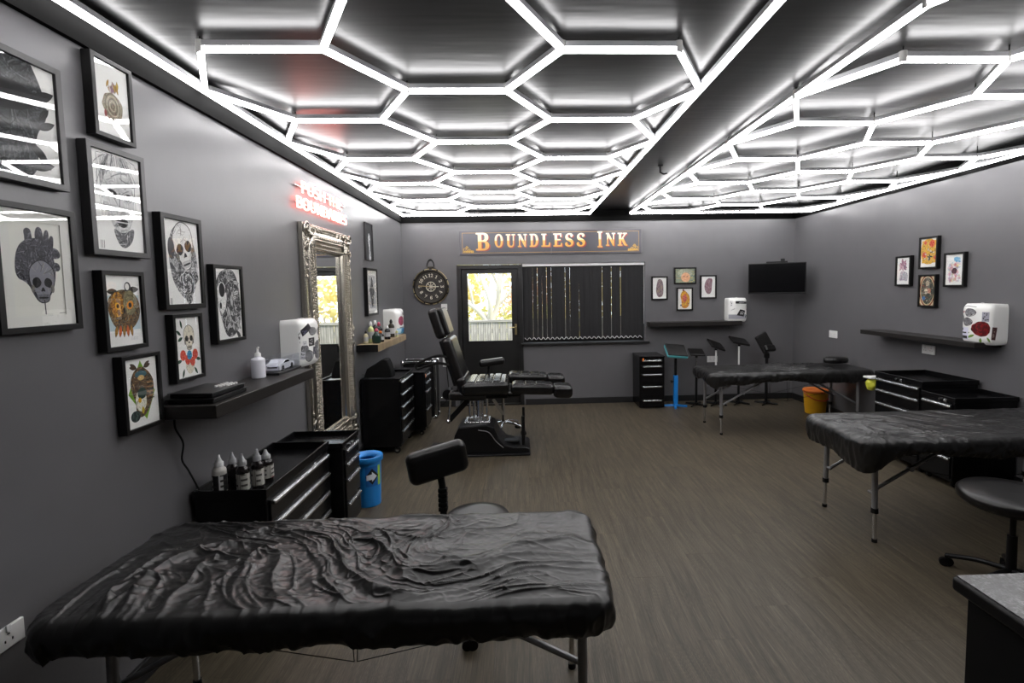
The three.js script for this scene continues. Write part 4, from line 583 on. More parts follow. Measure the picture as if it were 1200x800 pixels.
// ---------------------------------------------------------------- sockets and switches
{
  function plate(name, label, cat, pos, turn, w, h, build) { const t = thing(name, label, cat, pos, turn); part(t, 'face_plate', rbox(w, h, 0.012, 0.004, 0, 0, 0.006), M.whitePlastic); build(t); }
  const holes = (t, xs) => xs.forEach((x) => part(t, 'socket_hole', [rbox(0.008, 0.004, 0.002, 0.0005, x, 0.012, 0.0122), rbox(0.004, 0.008, 0.002, 0.0005, x - 0.011, -0.008, 0.0122), rbox(0.004, 0.008, 0.002, 0.0005, x + 0.011, -0.008, 0.0122)], M.black));
  const rockers = (t, xs, y = 0.02) => xs.forEach((x) => part(t, 'rocker_switch', rbox(0.014, 0.022, 0.006, 0.002, x, y, 0.0135), M.whiteMatte));
  plate('wall_socket', 'white double socket low on the back wall behind the armrest stands', 'socket', [2.667, 0.585, ZB], 0, 0.146, 0.086, (t) => { holes(t, [-0.035, 0.035]); rockers(t, [-0.035, 0.035], 0.03); });
  plate('light_switch', 'small white square switch plate on the right wall near the far corner', 'switch', [XR, 0.992, -5.90], -Math.PI / 2, 0.15, 0.088, (t) => rockers(t, [-0.03, 0.03], 0));
  plate('wall_socket', 'white double socket on the right wall under the dark shelf', 'socket', [XR, 0.975, -4.475], -Math.PI / 2, 0.146, 0.086, (t) => { holes(t, [-0.035, 0.035]); rockers(t, [-0.035, 0.035], 0.03); });
  plate('wall_socket', 'white double socket low on the left wall at the end of the near couch', 'socket', [XL, 0.56, -1.475], Math.PI / 2, 0.17, 0.07, (t) => { holes(t, [-0.035, 0.035]); rockers(t, [-0.035, 0.035], 0.03); });
  plate('light_switch', 'white switch plate on the back wall just under the round clock', 'switch', [-1.055, 1.385, ZB], 0, 0.082, 0.082, (t) => rockers(t, [0], 0));
  plate('fused_outlet', 'white upright outlet with a cable, left of the door behind the chair back', 'outlet', [-1.055, 0.63, ZB], 0, 0.085, 0.14, (t) => { rockers(t, [0], 0.035); part(t, 'cable', wire([[0.01, -0.06, 0.012], [0.02, -0.2, 0.03], [0.03, -0.4, 0.03], [-0.02, -0.56, 0.03], [-0.12, -0.60, 0.06], [-0.2, -0.5, 0.2]], 0.006), M.rubber, 'black cable'); });
}

// ---------------------------------------------------------------- hook on the ceiling between the two lights
{ const t = thing('ceiling_hook', 'small dark hook hanging from the ceiling between the two tube lights', 'hook', [1.235, CEIL, -4.35]); part(t, 'mounting_plate', rod(0.022, 0.01, 0, -0.005, 0), M.black); part(t, 'hook_rod', [rod(0.008, 0.06, 0, -0.035, 0), wire([[0, -0.06, 0], [0.03, -0.075, 0], [0.06, -0.07, 0.0]], 0.006, 12)], M.black); }

// ---------------------------------------------------------------- vertical blind at the window
{
  const t = thing('vertical_blind', 'dark grey vertical slat blind closed across the window', 'blind', [0, 0, ZB - 0.035]), N = 26, x0 = WIN.x0 + 0.012, step = (WIN.x1 - WIN.x0 - 0.024) / N, cloth = mat(lin(0.020, 0.0196, 0.021), 0.8);
  part(t, 'headrail', rbox(WIN.x1 - WIN.x0 - 0.006, 0.036, 0.04, 0.004, (WIN.x0 + WIN.x1) / 2, WIN.y1 - 0.019, 0), M.whiteMatte);
  const kinds = {}, two = phys(cloth.color, 0.8, 0, { side: THREE.DoubleSide, specularIntensity: 0.5 });
  const shape = (l, r) => kinds[`${l} ${r}`] ??= new THREE.CylinderGeometry(0.16, 0.16, 1.0, 6, 1, true, l / 0.16, (r - l) / 0.16).translate(0, 0, -0.16);
  const rnd = random(3), gap = new Set([1, 2, 3, 4, 5, 8, 9, 11, 16, 18, 20]);
  for (let i = 0; i < N; i++) { const r = gap.has(i) ? step / 2 - 0.0006 : step / 2 + 0.007, l = gap.has(i - 1) ? -step / 2 + 0.0006 : -step / 2 - 0.007; const s = part(t, 'slat', shape(l, r), two); s.position.set(x0 + (i + 0.5) * step, WIN.y0 + 0.045 + 0.5, (i % 2 ? 0.003 : -0.003)); s.rotation.z = (rnd() - 0.5) * 0.005; part(s, 'slat_weight', rbox(step * 0.8, 0.03, 0.004, 0.001, 0, -0.492, -0.004), M.blackMatte); }
  const chain = []; for (let i = 0; i < N; i++) chain.push([x0 + (i + 0.1) * step, WIN.y0 + 0.075, 0.012], [x0 + (i + 0.6) * step, WIN.y0 + 0.045, 0.016]); part(t, 'bottom_chain', new THREE.TubeGeometry(new THREE.CatmullRomCurve3(chain.map((p) => new THREE.Vector3(...p))), N * 12, 0.0032, 5), M.whitePlastic, 'white linking chain along the slat ends');
  part(t, 'pull_cord', rod(0.003, 0.8, WIN.x1 - 0.012, 1.5, 0.02, 0, 0, 0, 0.003, 6), M.whitePlastic, 'white pull cord');
}

// ---------------------------------------------------------------- tool cabinets
// Built with the drawer fronts towards +z, then turned: the left wall's face +x, the right wall's face -x.
function cabinet(label, pos, turn, { w, d, h, y0 = 0.05, drawers, tray = 0.04, handle = 0.7, castors = true, sticker, lockAt, group }) {
  const t = thing('tool_cabinet', label, 'cabinet', pos, turn, group);
  const top = h - tray;
  part(t, 'cabinet_body', rbox(w, top - y0, d, 0.006, 0, (top + y0) / 2, 0), M.steelPaint);
  if (tray > 0.015) part(t, 'tray_rim', [rbox(w + 0.012, tray, 0.012, 0.003, 0, h - tray / 2, d / 2), rbox(w + 0.012, tray, 0.012, 0.003, 0, h - tray / 2, -d / 2), rbox(0.012, tray, d, 0.003, w / 2, h - tray / 2, 0), rbox(0.012, tray, d, 0.003, -w / 2, h - tray / 2, 0), box(w, 0.003, d, 0, top + 0.0015, 0)], M.steelPaint);
  else part(t, 'cabinet_top', rbox(w + 0.008, 0.022, d + 0.012, 0.006, 0, h - 0.008, 0.004), M.steelPaint);
  for (const [a, b] of drawers) {
    const dr = part(t, 'drawer', rbox(w - 0.035, b - a - 0.006, 0.016, 0.004, 0, (a + b) / 2, d / 2 + 0.004), M.steelPaint);
    const hw = w * handle; part(dr, 'handle', [rbox(hw, 0.016, 0.014, 0.004, 0, b - 0.022, d / 2 + 0.019), rbox(hw, 0.004, 0.006, 0.001, 0, b - 0.012, d / 2 + 0.014)], M.aluminium, 'polished metal pull strip');
  }
  if (lockAt) part(t, 'lock', [rod(0.010, 0.012, lockAt[0], lockAt[1], d / 2 + 0.012, Math.PI / 2), rbox(0.03, 0.022, 0.006, 0.004, lockAt[0] + 0.05, lockAt[1] - 0.004, d / 2 + 0.012)], M.chrome, 'chrome lock and badge');
  if (sticker) part(t, 'sticker', box(sticker[2], sticker[3], 0.001, sticker[0], sticker[1], d / 2 + 0.0135), M.orange, 'orange sticker');
  if (castors) for (const sx of [-1, 1]) for (const sz of [-1, 1]) { const c = part(t, 'castor', [rod(y0 * 0.42, 0.018, sx * (w / 2 - 0.04), y0 * 0.42, sz * (d / 2 - 0.05), 0, 0, Math.PI / 2), rbox(0.03, y0 * 0.5, 0.03, 0.003, sx * (w / 2 - 0.04), y0 * 0.75, sz * (d / 2 - 0.05))], M.rubber); part(c, 'castor_hub', rod(y0 * 0.2, 0.021, sx * (w / 2 - 0.04), y0 * 0.42, sz * (d / 2 - 0.05), 0, 0, Math.PI / 2), M.chrome); }
  return t;
}
const EAST = Math.PI / 2, WEST = -Math.PI / 2;
cabinet('wide black tool chest with bottles in its tray top, behind the near couch', [-1.415, 0, -2.74], EAST, { w: 0.76, d: 0.34, h: 0.665, tray: 0.05, handle: 0.9, drawers: [[0.49, 0.605], [0.37, 0.49], [0.25, 0.37], [0.07, 0.25]], lockAt: [0.1, 0.60] });
cabinet('narrow black drawer cabinet between the wide chest and the blue bin', [-1.385, 0, -3.295], EAST, { w: 0.30, d: 0.44, h: 0.64, tray: 0.035, handle: 0.75, drawers: [[0.505, 0.595], [0.40, 0.505], [0.24, 0.40], [0.07, 0.24]], lockAt: [-0.04, 0.60] });
cabinet('tall black five-drawer cabinet on castors with a black bag on top', [-1.395, 0, -5.115], EAST, { w: 0.58, d: 0.37, h: 0.755, y0: 0.075, tray: 0.02, handle: 0.84, drawers: [[0.60, 0.725], [0.475, 0.60], [0.355, 0.475], [0.235, 0.355], [0.10, 0.235]], lockAt: [-0.18, 0.715] });
cabinet('black drawer cabinet with an orange sticker behind the tall five-drawer one', [-1.30, 0, -5.60], EAST, { w: 0.34, d: 0.42, h: 0.715, y0: 0.06, tray: 0.0, handle: 0.72, drawers: [[0.60, 0.68], [0.50, 0.60], [0.30, 0.50], [0.09, 0.30]], sticker: [-0.13, 0.668, 0.03, 0.04], lockAt: [0.06, 0.668] });
cabinet('black five-drawer cabinet with metal pulls under the back wall shelf', [1.705, 0, -6.585], 0, { w: 0.335, d: 0.395, h: 0.70, y0: 0.015, tray: 0.0, handle: 0.74, castors: false, drawers: [[0.60, 0.66], [0.49, 0.585], [0.33, 0.475], [0.145, 0.315], [0.03, 0.13]], sticker: [-0.12, 0.655, 0.02, 0.04], lockAt: [0.03, 0.652] });
cabinet('higher black tool chest of the pair against the right wall', [3.56, 0, -4.205], WEST, { w: 0.545, d: 0.48, h: 0.785, tray: 0.04, handle: 0.9, drawers: [[0.635, 0.735], [0.515, 0.635], [0.395, 0.515], [0.07, 0.395]], lockAt: [0.0, 0.758] });
cabinet('lower black drawer cabinet of the pair against the right wall', [3.56, 0, -3.765], WEST, { w: 0.315, d: 0.50, h: 0.715, tray: 0.035, handle: 0.86, drawers: [[0.56, 0.665], [0.43, 0.56], [0.25, 0.43], [0.07, 0.25]], lockAt: [0.03, 0.685] });

// ---------------------------------------------------------------- bottles on the tool chest
{
  const Y = 0.6185;
  const inkBottle = (x, z, r, h, body, label, kind) => {
    const t = thing('dropper_bottle', label, 'bottle', [x, Y, z], (x * 37) % 6, 'bottles on the wide tool chest');
    part(t, 'bottle_body', lathe([[0.001, 0], [r * 0.96, 0], [r, 0.004], [r, h * 0.60], [r * 0.94, h * 0.65], [r * 0.6, h * 0.71], [r * 0.55, h * 0.74]]), body);
    part(t, 'cap', lathe([[r * 0.66, h * 0.72], [r * 0.66, h * 0.82], [r * 0.5, h * 0.835], [r * 0.26, h * 0.93], [r * 0.18, h], [0.001, h]], 20), kind === 'white' ? M.whitePlastic : mat(lin(0.36, 0.36, 0.37), 0.3)); if (kind === 'plain') return;
    part(t, 'label_band', lathe([[r * 1.01, h * 0.12], [r * 1.025, h * 0.125], [r * 1.025, h * 0.52], [r * 1.01, h * 0.525]], 32), mat(0xffffff, 0.55, 0, { map: canvas(256, 96, (c, w, hh) => {
      const q = random(Math.round(h * 9000 + x * -700)); c.fillStyle = kind === 'white' ? '#1a1a1b' : '#a9a7a0'; c.fillRect(0, 0, w, hh); for (let i = 0; i < 4; i++) { c.fillStyle = kind === 'white' ? '#d8d8d6' : '#5a5852'; c.fillRect(i * 64 + 8, 0, kind === 'white' ? 26 : 4, hh); for (let k = 0; k < 7; k++) { c.fillStyle = kind === 'red' && k > 4 ? '#a8203a' : '#3c3a36'; c.fillRect(i * 64 + 16, 8 + k * 11, 18 + q() * 26, 4); } } }) }));
  };
  const dark = mat(lin(0.012, 0.010, 0.010), 0.22), white = mat(lin(0.62, 0.60, 0.56), 0.4);
  inkBottle(-1.497, -2.425, 0.031, 0.20, white, 'white dropper bottle with a pointed cap, first of the row on the tool chest', 'white');
  inkBottle(-1.462, -2.475, 0.028, 0.195, dark, 'black dropper bottle without a pale label on the tool chest', 'plain');
  inkBottle(-1.388, -2.43, 0.029, 0.20, dark, 'black dropper bottle with a pale label, third along the row on the chest', 'grey');
  inkBottle(-1.345, -2.485, 0.028, 0.205, dark, 'black dropper bottle with a pale label, fourth along the row on the chest', 'grey');
  inkBottle(-1.362, -2.60, 0.034, 0.165, dark, 'shorter black dropper bottle with a red-lined label, last of the row on the tool chest', 'red');
}

// ---------------------------------------------------------------- bins, bags and cases on the floor
{
  const t = thing('waste_bin', 'blue round waste bin with a label beside the narrow black cabinet', 'bin', [-1.185, 0, -3.70]);
  part(t, 'bin_body', lathe([[0.001, 0], [0.085, 0], [0.088, 0.006], [0.098, 0.35], [0.092, 0.35], [0.083, 0.02], [0.001, 0.02]], 40), M.blue);
  part(t, 'rim_lid', lathe([[0.100, 0.335], [0.112, 0.338], [0.112, 0.372], [0.105, 0.378], [0.066, 0.366], [0.06, 0.345], [0.066, 0.342]], 40), M.blue); part(t, 'inner_dark', lathe([[0.001, 0.20], [0.09, 0.20]], 30), M.black);
  const lab = canvas(160, 160, (c) => { c.fillStyle = '#1c62ac'; c.fillRect(0, 0, 160, 160); c.fillStyle = '#9cc44a'; c.fillRect(118, 0, 34, 160); c.save(); c.translate(60, 80); c.rotate(0.785); c.fillStyle = '#111'; c.fillRect(-46, -46, 92, 92); c.restore(); c.fillStyle = '#e0e4ea'; c.beginPath(); c.moveTo(8, 66); c.lineTo(58, 60); c.lineTo(58, 40); c.lineTo(108, 84); c.lineTo(58, 122); c.lineTo(58, 104); c.lineTo(8, 108); c.fill(); });
  part(t, 'label_sheet', new THREE.CylinderGeometry(0.0968, 0.0935, 0.15, 20, 1, true, 0.1, 1.35).translate(0, 0.235, 0), mat(0xffffff, 0.5, 0, { map: lab }));
  const y = thing('sharps_bin', 'yellow waste tub with an orange lid under the far couch', 'bin', [3.66, 0, -5.97]);
  part(y, 'bin_body', lathe([[0.001, 0], [0.112, 0], [0.116, 0.008], [0.138, 0.275], [0.14, 0.275]], 36), M.yellow); part(y, 'lid', lathe([[0.001, 0.312], [0.10, 0.31], [0.142, 0.30], [0.148, 0.29], [0.148, 0.27], [0.138, 0.268]], 36), M.orange); part(y, 'carry_handle', wire(Array.from({ length: 9 }, (_, i) => { const a = Math.PI * i / 8; return [-0.148 * Math.cos(a), 0.27 - 0.09 * Math.sin(a), 0.148 * Math.sin(a)]; }), 0.006, 30), M.red, 'red wire handle');
  const g = new THREE.IcosahedronGeometry(0.07, 5).scale(0.85, 0.9, 0.8), p = g.attributes.position; for (let i = 0; i < p.count; i++) { const k = 1 + 0.16 * noise(p.getX(i) * 26, p.getY(i) * 26, p.getZ(i) * 26); p.setXYZ(i, p.getX(i) * k, p.getY(i) * k, p.getZ(i) * k); } g.computeVertexNormals();
  const bag = thing('plastic_bag', 'crumpled yellow plastic bag hung at the end of the right wall tool chest', 'bag', [3.345, 0.645, -4.545]); part(bag, 'bag_body', g, mat(lin(0.55, 0.55, 0.05), 0.35)); part(bag, 'bag_rim', rbox(0.13, 0.018, 0.10, 0.006, 0, 0.066, 0), M.whitePlastic, 'white rim');
  const c = thing('flight_case', 'black case with aluminium edges standing behind the cabinets in the far left corner', 'case', [-1.30, 0, -6.28], 0.0), w = 0.42, h = 0.73, d = 0.24;
  part(c, 'case_panel', rbox(w, h, d, 0.01, 0, h / 2, 0), M.blackMatte); for (const sx of [-1, 1]) for (const sz of [-1, 1]) part(c, 'edge_strip', rbox(0.03, h - 0.06, 0.03, 0.004, sx * (w / 2 - 0.008), h / 2, sz * (d / 2 - 0.008)), M.aluminium);
  for (const sy of [0.012, h - 0.012]) for (const sz of [-1, 1]) part(c, 'edge_strip', rbox(w - 0.06, 0.03, 0.03, 0.004, 0, sy, sz * (d / 2 - 0.008)), M.aluminium); for (const sx of [-1, 1]) for (const sy of [0.012, h - 0.012]) for (const sz of [-1, 1]) part(c, 'corner_guard', ball(0.028, sx * (w / 2 - 0.012), sy + (sy < 0.1 ? 0.012 : -0.002), sz * (d / 2 - 0.012)), M.chrome); part(c, 'butterfly_latch', [rbox(0.05, 0.07, 0.01, 0.004, 0.08, h * 0.5, d / 2 + 0.004)], M.chrome);
  const bl = thing('black_bag', 'small black upright bag on top of the tall five-drawer cabinet', 'bag', [-1.43, 0.762, -4.965]);
  const s = new THREE.Shape(); s.moveTo(-0.13, 0); s.lineTo(0.12, 0); s.quadraticCurveTo(0.12, 0.06, 0.08, 0.15); s.quadraticCurveTo(0.06, 0.165, 0.04, 0.155); s.lineTo(-0.10, 0.07); s.closePath(); part(bl, 'bag_body', new THREE.ExtrudeGeometry(s, { depth: 0.12, bevelEnabled: true, bevelThickness: 0.015, bevelSize: 0.012, bevelSegments: 4 }).translate(0, 0.004, -0.06), M.blackMatte); part(bl, 'buckle', rbox(0.04, 0.012, 0.02, 0.004, -0.15, 0.02, 0.03), M.chrome);
}

// ---------------------------------------------------------------- massage couches under creased black covers
function couch(label, x0, x1, zFar, zNear, { top = 0.672, legIn = 0.14, turn = 0, legZ } = {}) {
  const L = x1 - x0, D = zNear - zFar, t = thing('massage_couch', label, 'massage table', [(x0 + x1) / 2, 0, (zFar + zNear) / 2], turn);
  part(t, 'cushion', rbox(L - 0.06, 0.05, D - 0.06, 0.02, 0, top - 0.034, 0), M.leather);
  part(t, 'frame_rail', [rbox(L - 0.1, 0.035, 0.02, 0.004, 0, top - 0.08, D / 2 - 0.05), rbox(L - 0.1, 0.035, 0.02, 0.004, 0, top - 0.08, -D / 2 + 0.05), rbox(0.02, 0.035, D - 0.1, 0.004, L / 2 - 0.05, top - 0.08, 0), rbox(0.02, 0.035, D - 0.1, 0.004, -L / 2 + 0.05, top - 0.08, 0)], M.greyLeg);
  for (const sx of [-1, 1]) {
    for (const sz of [-1, 1]) {
      const lx = sx * (L / 2 - legIn), lz = legZ ? legZ[sz > 0 ? 1 : 0] - (zFar + zNear) / 2 : sz * (D / 2 - 0.085), ly = top - 0.08, spl = sz * 0.012;
      const leg = part(t, 'leg', [bar([lx, ly, lz], [lx, 0.20, lz + spl], 0.017)], M.greyLeg); part(leg, 'lower_tube', bar([lx, 0.21, lz + spl], [lx, 0.015, lz + spl * 1.5], 0.012), M.aluminium); part(leg, 'collar', bar([lx, 0.215, lz + spl], [lx, 0.185, lz + spl], 0.021), M.rubber); part(leg, 'foot', bar([lx, 0.02, lz + spl * 1.5], [lx, 0.0, lz + spl * 1.5], 0.016), M.rubber);
      part(t, 'brace', [bar([lx, 0.30, lz - sz * 0.03], [sx * 0.24, top - 0.09, lz - sz * 0.03], 0.011), bar([lx, 0.30, lz - sz * 0.045], [lx, 0.30, lz + sz * 0.0], 0.008), rod(0.016, 0.03, (lx + sx * 0.24) / 2, (0.30 + top - 0.09) / 2, lz - sz * 0.03, Math.PI / 2)], M.greyLeg);
      part(t, 'cable', [bar([sx * 0.015, top - 0.1, lz - sz * 0.03], [sx * 0.005, 0.34, lz - sz * 0.03], 0.0016, 6), bar([sx * 0.005, 0.34, lz - sz * 0.03], [(lx + sx * 0.24) / 2, (0.30 + top - 0.09) / 2, lz - sz * 0.03], 0.0016, 6)], M.rubber);
    }
    part(t, 'cross_bar', bar([sx * (L / 2 - legIn), top - 0.12, -(D / 2 - 0.1)], [sx * (L / 2 - legIn), top - 0.12, D / 2 - 0.1], 0.01), M.greyLeg);
  }
  return t;
}
const sheetPlastic = mat(lin(0.010, 0.0097, 0.0097), 0.32);
function cover(label, x0, x1, zFar, zNear, o) {
  const { top = 0.68, R = 0.09, drop = 0.115, seed = 1, rings = 110, around = 520, fold = 0.014, crease = 0.006, calm = () => 1, dip = () => 0, roll = 0.045, mat: m = sheetPlastic } = o;
  const L = x1 - x0, D = zNear - zFar, a = L / 2 - R, b = D / 2 - R, per = [];
  const lens = [2 * a, Math.PI / 2 * R, 2 * b, Math.PI / 2 * R, 2 * a, Math.PI / 2 * R, 2 * b, Math.PI / 2 * R], total = lens.reduce((p, q) => p + q);
  for (let i = 0; i < around; i++) { let s = i / around * total, k = 0; while (s > lens[k]) { s -= lens[k]; k++; }
    const arc = (cx, cz, a0) => { const q = a0 + s / R; per.push([cx + R * Math.cos(q), cz + R * Math.sin(q), Math.cos(q), Math.sin(q)]); };
    if (k === 0) per.push([-a + s, D / 2, 0, 1]); else if (k === 1) { const q = Math.PI / 2 - s / R; per.push([a + R * Math.cos(q), b + R * Math.sin(q), Math.cos(q), Math.sin(q)]); } else if (k === 2) per.push([L / 2, b - s, 1, 0]); else if (k === 3) { const q = -s / R; per.push([a + R * Math.cos(q), -b + R * Math.sin(q), Math.cos(q), Math.sin(q)]); }
    else if (k === 4) per.push([a - s, -D / 2, 0, -1]); else if (k === 5) arc(-a, -b, 0), per[per.length - 1] = (() => { const q = -Math.PI / 2 - s / R; return [-a + R * Math.cos(q), -b + R * Math.sin(q), Math.cos(q), Math.sin(q)]; })(); else if (k === 6) per.push([-L / 2, -b + s, -1, 0]); else { const q = Math.PI - s / R; per.push([-a + R * Math.cos(q), b + R * Math.sin(q), Math.cos(q), Math.sin(q)]); } }
  const ridge = (n, p) => Math.pow(Math.max(0, 1 - Math.abs(n) * 2.1), p);
  const pinch = o.pinch ?? [], S = seed * 13.7, folds = (x, z) => {
    const wx = x + 0.10 * noise(x * 3.2, z * 3.2, S) + 0.03 * noise(x * 9, z * 9, S + 2), wz = z + 0.09 * noise(x * 2.6, z * 3.0, S + 5) + 0.03 * noise(x * 8, z * 8, S + 7);
    const th = 0.15 + 1.5 * noise(x * 0.9, z * 1.1, S + 21), u = wx * Math.cos(th) + wz * Math.sin(th), q = wz * Math.cos(th) - wx * Math.sin(th);
    const c = calm(x, z), k = 0.45 + 0.55 * Math.max(0, 0.5 + noise(x * 2.1, z * 2.6, S + 11) * 1.4);
    let star = 0; for (const [cx, cz, A, reach, k2] of pinch) { const dx = wx - cx, dz = wz - cz, r = Math.hypot(dx, dz) + 1e-4, ang = Math.atan2(dz, dx); star += A * Math.exp(-r / reach) * Math.min(1, r / 0.03) * ridge(noise(Math.cos(ang) * k2, Math.sin(ang) * k2, S + r * 1.2), 3); }
    return star + c * k * (fold * ridge(noise(u * 1.5, q * 6.5, S + 1), 6) + fold * 0.6 * ridge(noise(u * 2.6, q * 11, S + 3), 6) + crease * ridge(noise(u * 5, q * 18, S + 4), 5) + crease * 0.5 * ridge(noise(wx * 15 - wz * 6, wz * 24, S + 6), 4)) + c * 0.0016 * noise(x * 60, z * 60, S) + 0.006 * noise(x * 4, z * 6, S + 9);
  };
  const v = [], id = [], skirtRows = 16, topRows = rings, pt = (x, y, z) => v.push(x, y, z);
  for (let r = 0; r <= topRows; r++) { const k = r / topRows; for (let i = 0; i < around; i++) { const [px, pz, nx, nz] = per[i], ex = px - nx * roll, ez = pz - nz * roll, kx = Math.pow(k, 0.8); const x = ex * k, z = ez * k; const near = Math.max(0, (k - 0.9) / 0.1); pt(x, top + folds(x, z) * (1 - 0.5 * near) - dip(x, z), z); } }
  for (let r = 1; r <= skirtRows; r++) {
    const k = r / skirtRows; for (let i = 0; i < around; i++) {
      const [px, pz, nx, nz] = per[i], s = i / around * total, hem = drop * (1 + 0.16 * noise(s * 2.2, S) + 0.10 * noise(s * 9, S + 1) + (o.hang ? o.hang(px, pz) : 0)), ph = Math.min(1, k * 2.4) * Math.PI / 2, down = Math.max(0, k - 1 / 2.4) / (1 - 1 / 2.4);
      const ex = px - nx * roll, ez = pz - nz * roll, out = roll * Math.sin(ph), y = top - roll * (1 - Math.cos(ph)) - down * Math.max(0.02, hem - roll);
      const wave = (0.010 * noise(s * 16 + 3 * noise(s * 3, S), k * 1.5, S + 2) + 0.007 * ridge(noise(s * 24, k * 2.2, S + 8), 2)) * (0.3 + k) , tuck = -0.022 * Math.pow(down, 3), q = out + wave + tuck;
      const fy = folds(ex, ez) * 0.5 * (1 - k) - dip(ex, ez) * (1 - k); pt(ex + nx * q, y + fy, ez + nz * q);
    }
  }
  const rows = topRows + skirtRows; for (let r = 0; r < rows; r++) for (let i = 0; i < around; i++) { const j = (i + 1) % around, p = r * around + i, q = r * around + j, e = p + around, f = q + around; if (r > 0) id.push(p, e, q); id.push(q, e, f); }
  const g = new THREE.BufferGeometry(); g.setAttribute('position', new THREE.Float32BufferAttribute(v, 3)); g.setIndex(id); g.computeVertexNormals();
  const mesh = single('couch_cover', g, m, label, 'cover'); mesh.position.set((x0 + x1) / 2, 0, (zFar + zNear) / 2); return mesh;
}
couch('near massage couch under a creased cover against the left wall, on metal legs', -1.43, 0.25, -2.005, -1.385, { legIn: 0.065, legZ: [-1.965, -1.60] });
cover('heavily creased black plastic cover over the nearest couch', -1.455, 0.27, -2.02, -1.37, { seed: 3, rings: 190, around: 1000, fold: 0.026, crease: 0.010, calm: (x) => 1 - 0.55 * Math.min(1, Math.max(0, (x - 0.35) / 0.3)), pinch: [[0.24, -0.10, 0.006, 0.30, 2.0]] });
couch('far massage couch beside the row of armrest stands, on metal legs', 2.005, 3.775, -5.69, -5.105, { legIn: 0.13, legZ: [-5.64, -5.185] });
cover('black plastic cover bunched along the far couch beside the armrest stands', 1.985, 3.795, -5.705, -5.09, { seed: 8, rings: 80, around: 460, fold: 0.012, crease: 0.009, drop: 0.12, hang: (x, z) => 0.35 * Math.exp(-((x + 0.85) ** 2 + (z - 0.27) ** 2) / 0.02) + 0.25 * noise(x * 5, z * 5, 3), calm: (x) => (x > 0.5 ? 0.12 : x > -0.35 ? 1.0 : 0.4) });
couch('middle massage couch on the right side, end towards the room, on metal legs', 2.035, 3.79, -3.42, -2.79, { legIn: 0.13, legZ: [-3.375, -2.905] });
cover('smoother black plastic cover gathered at one corner, on the couch before the right wall cabinets', 2.0, 3.81, -3.445, -2.745, { seed: 14, rings: 120, around: 620, fold: 0.016, crease: 0.004, drop: 0.12, R: 0.11, pinch: [[-0.80, 0.22, 0.020, 0.3, 3.6]], calm: (x) => (x < -0.4 ? 1 : 0.6), hang: (x, z) => 0.42 * Math.exp(-((x + 0.84) ** 2 + (z - 0.29) ** 2) / 0.03) + (z > 0.2 ? -0.35 * Math.exp(-((x + 0.55) ** 2) / 0.03) : 0) + 0.35 * Math.exp(-((x + 0.9) ** 2) / 0.01) });
{ const t = thing('head_cushion', 'low oval black cushion lying on the right end of the far couch', 'cushion', [3.60, 0.690, -5.50]); part(t, 'cushion_pad', lathe([[0.001, 0.012], [0.10, 0.01], [0.135, 0.018], [0.14, 0.045], [0.135, 0.068], [0.11, 0.078], [0.05, 0.07], [0.001, 0.066]], 36).scale(1, 1.0, 0.62), M.leather); part(t, 'seam', new THREE.TorusGeometry(0.139, 0.004, 6, 40).rotateX(Math.PI / 2).scale(1, 1, 0.62).translate(0, 0.045, 0), M.blackSatin); }

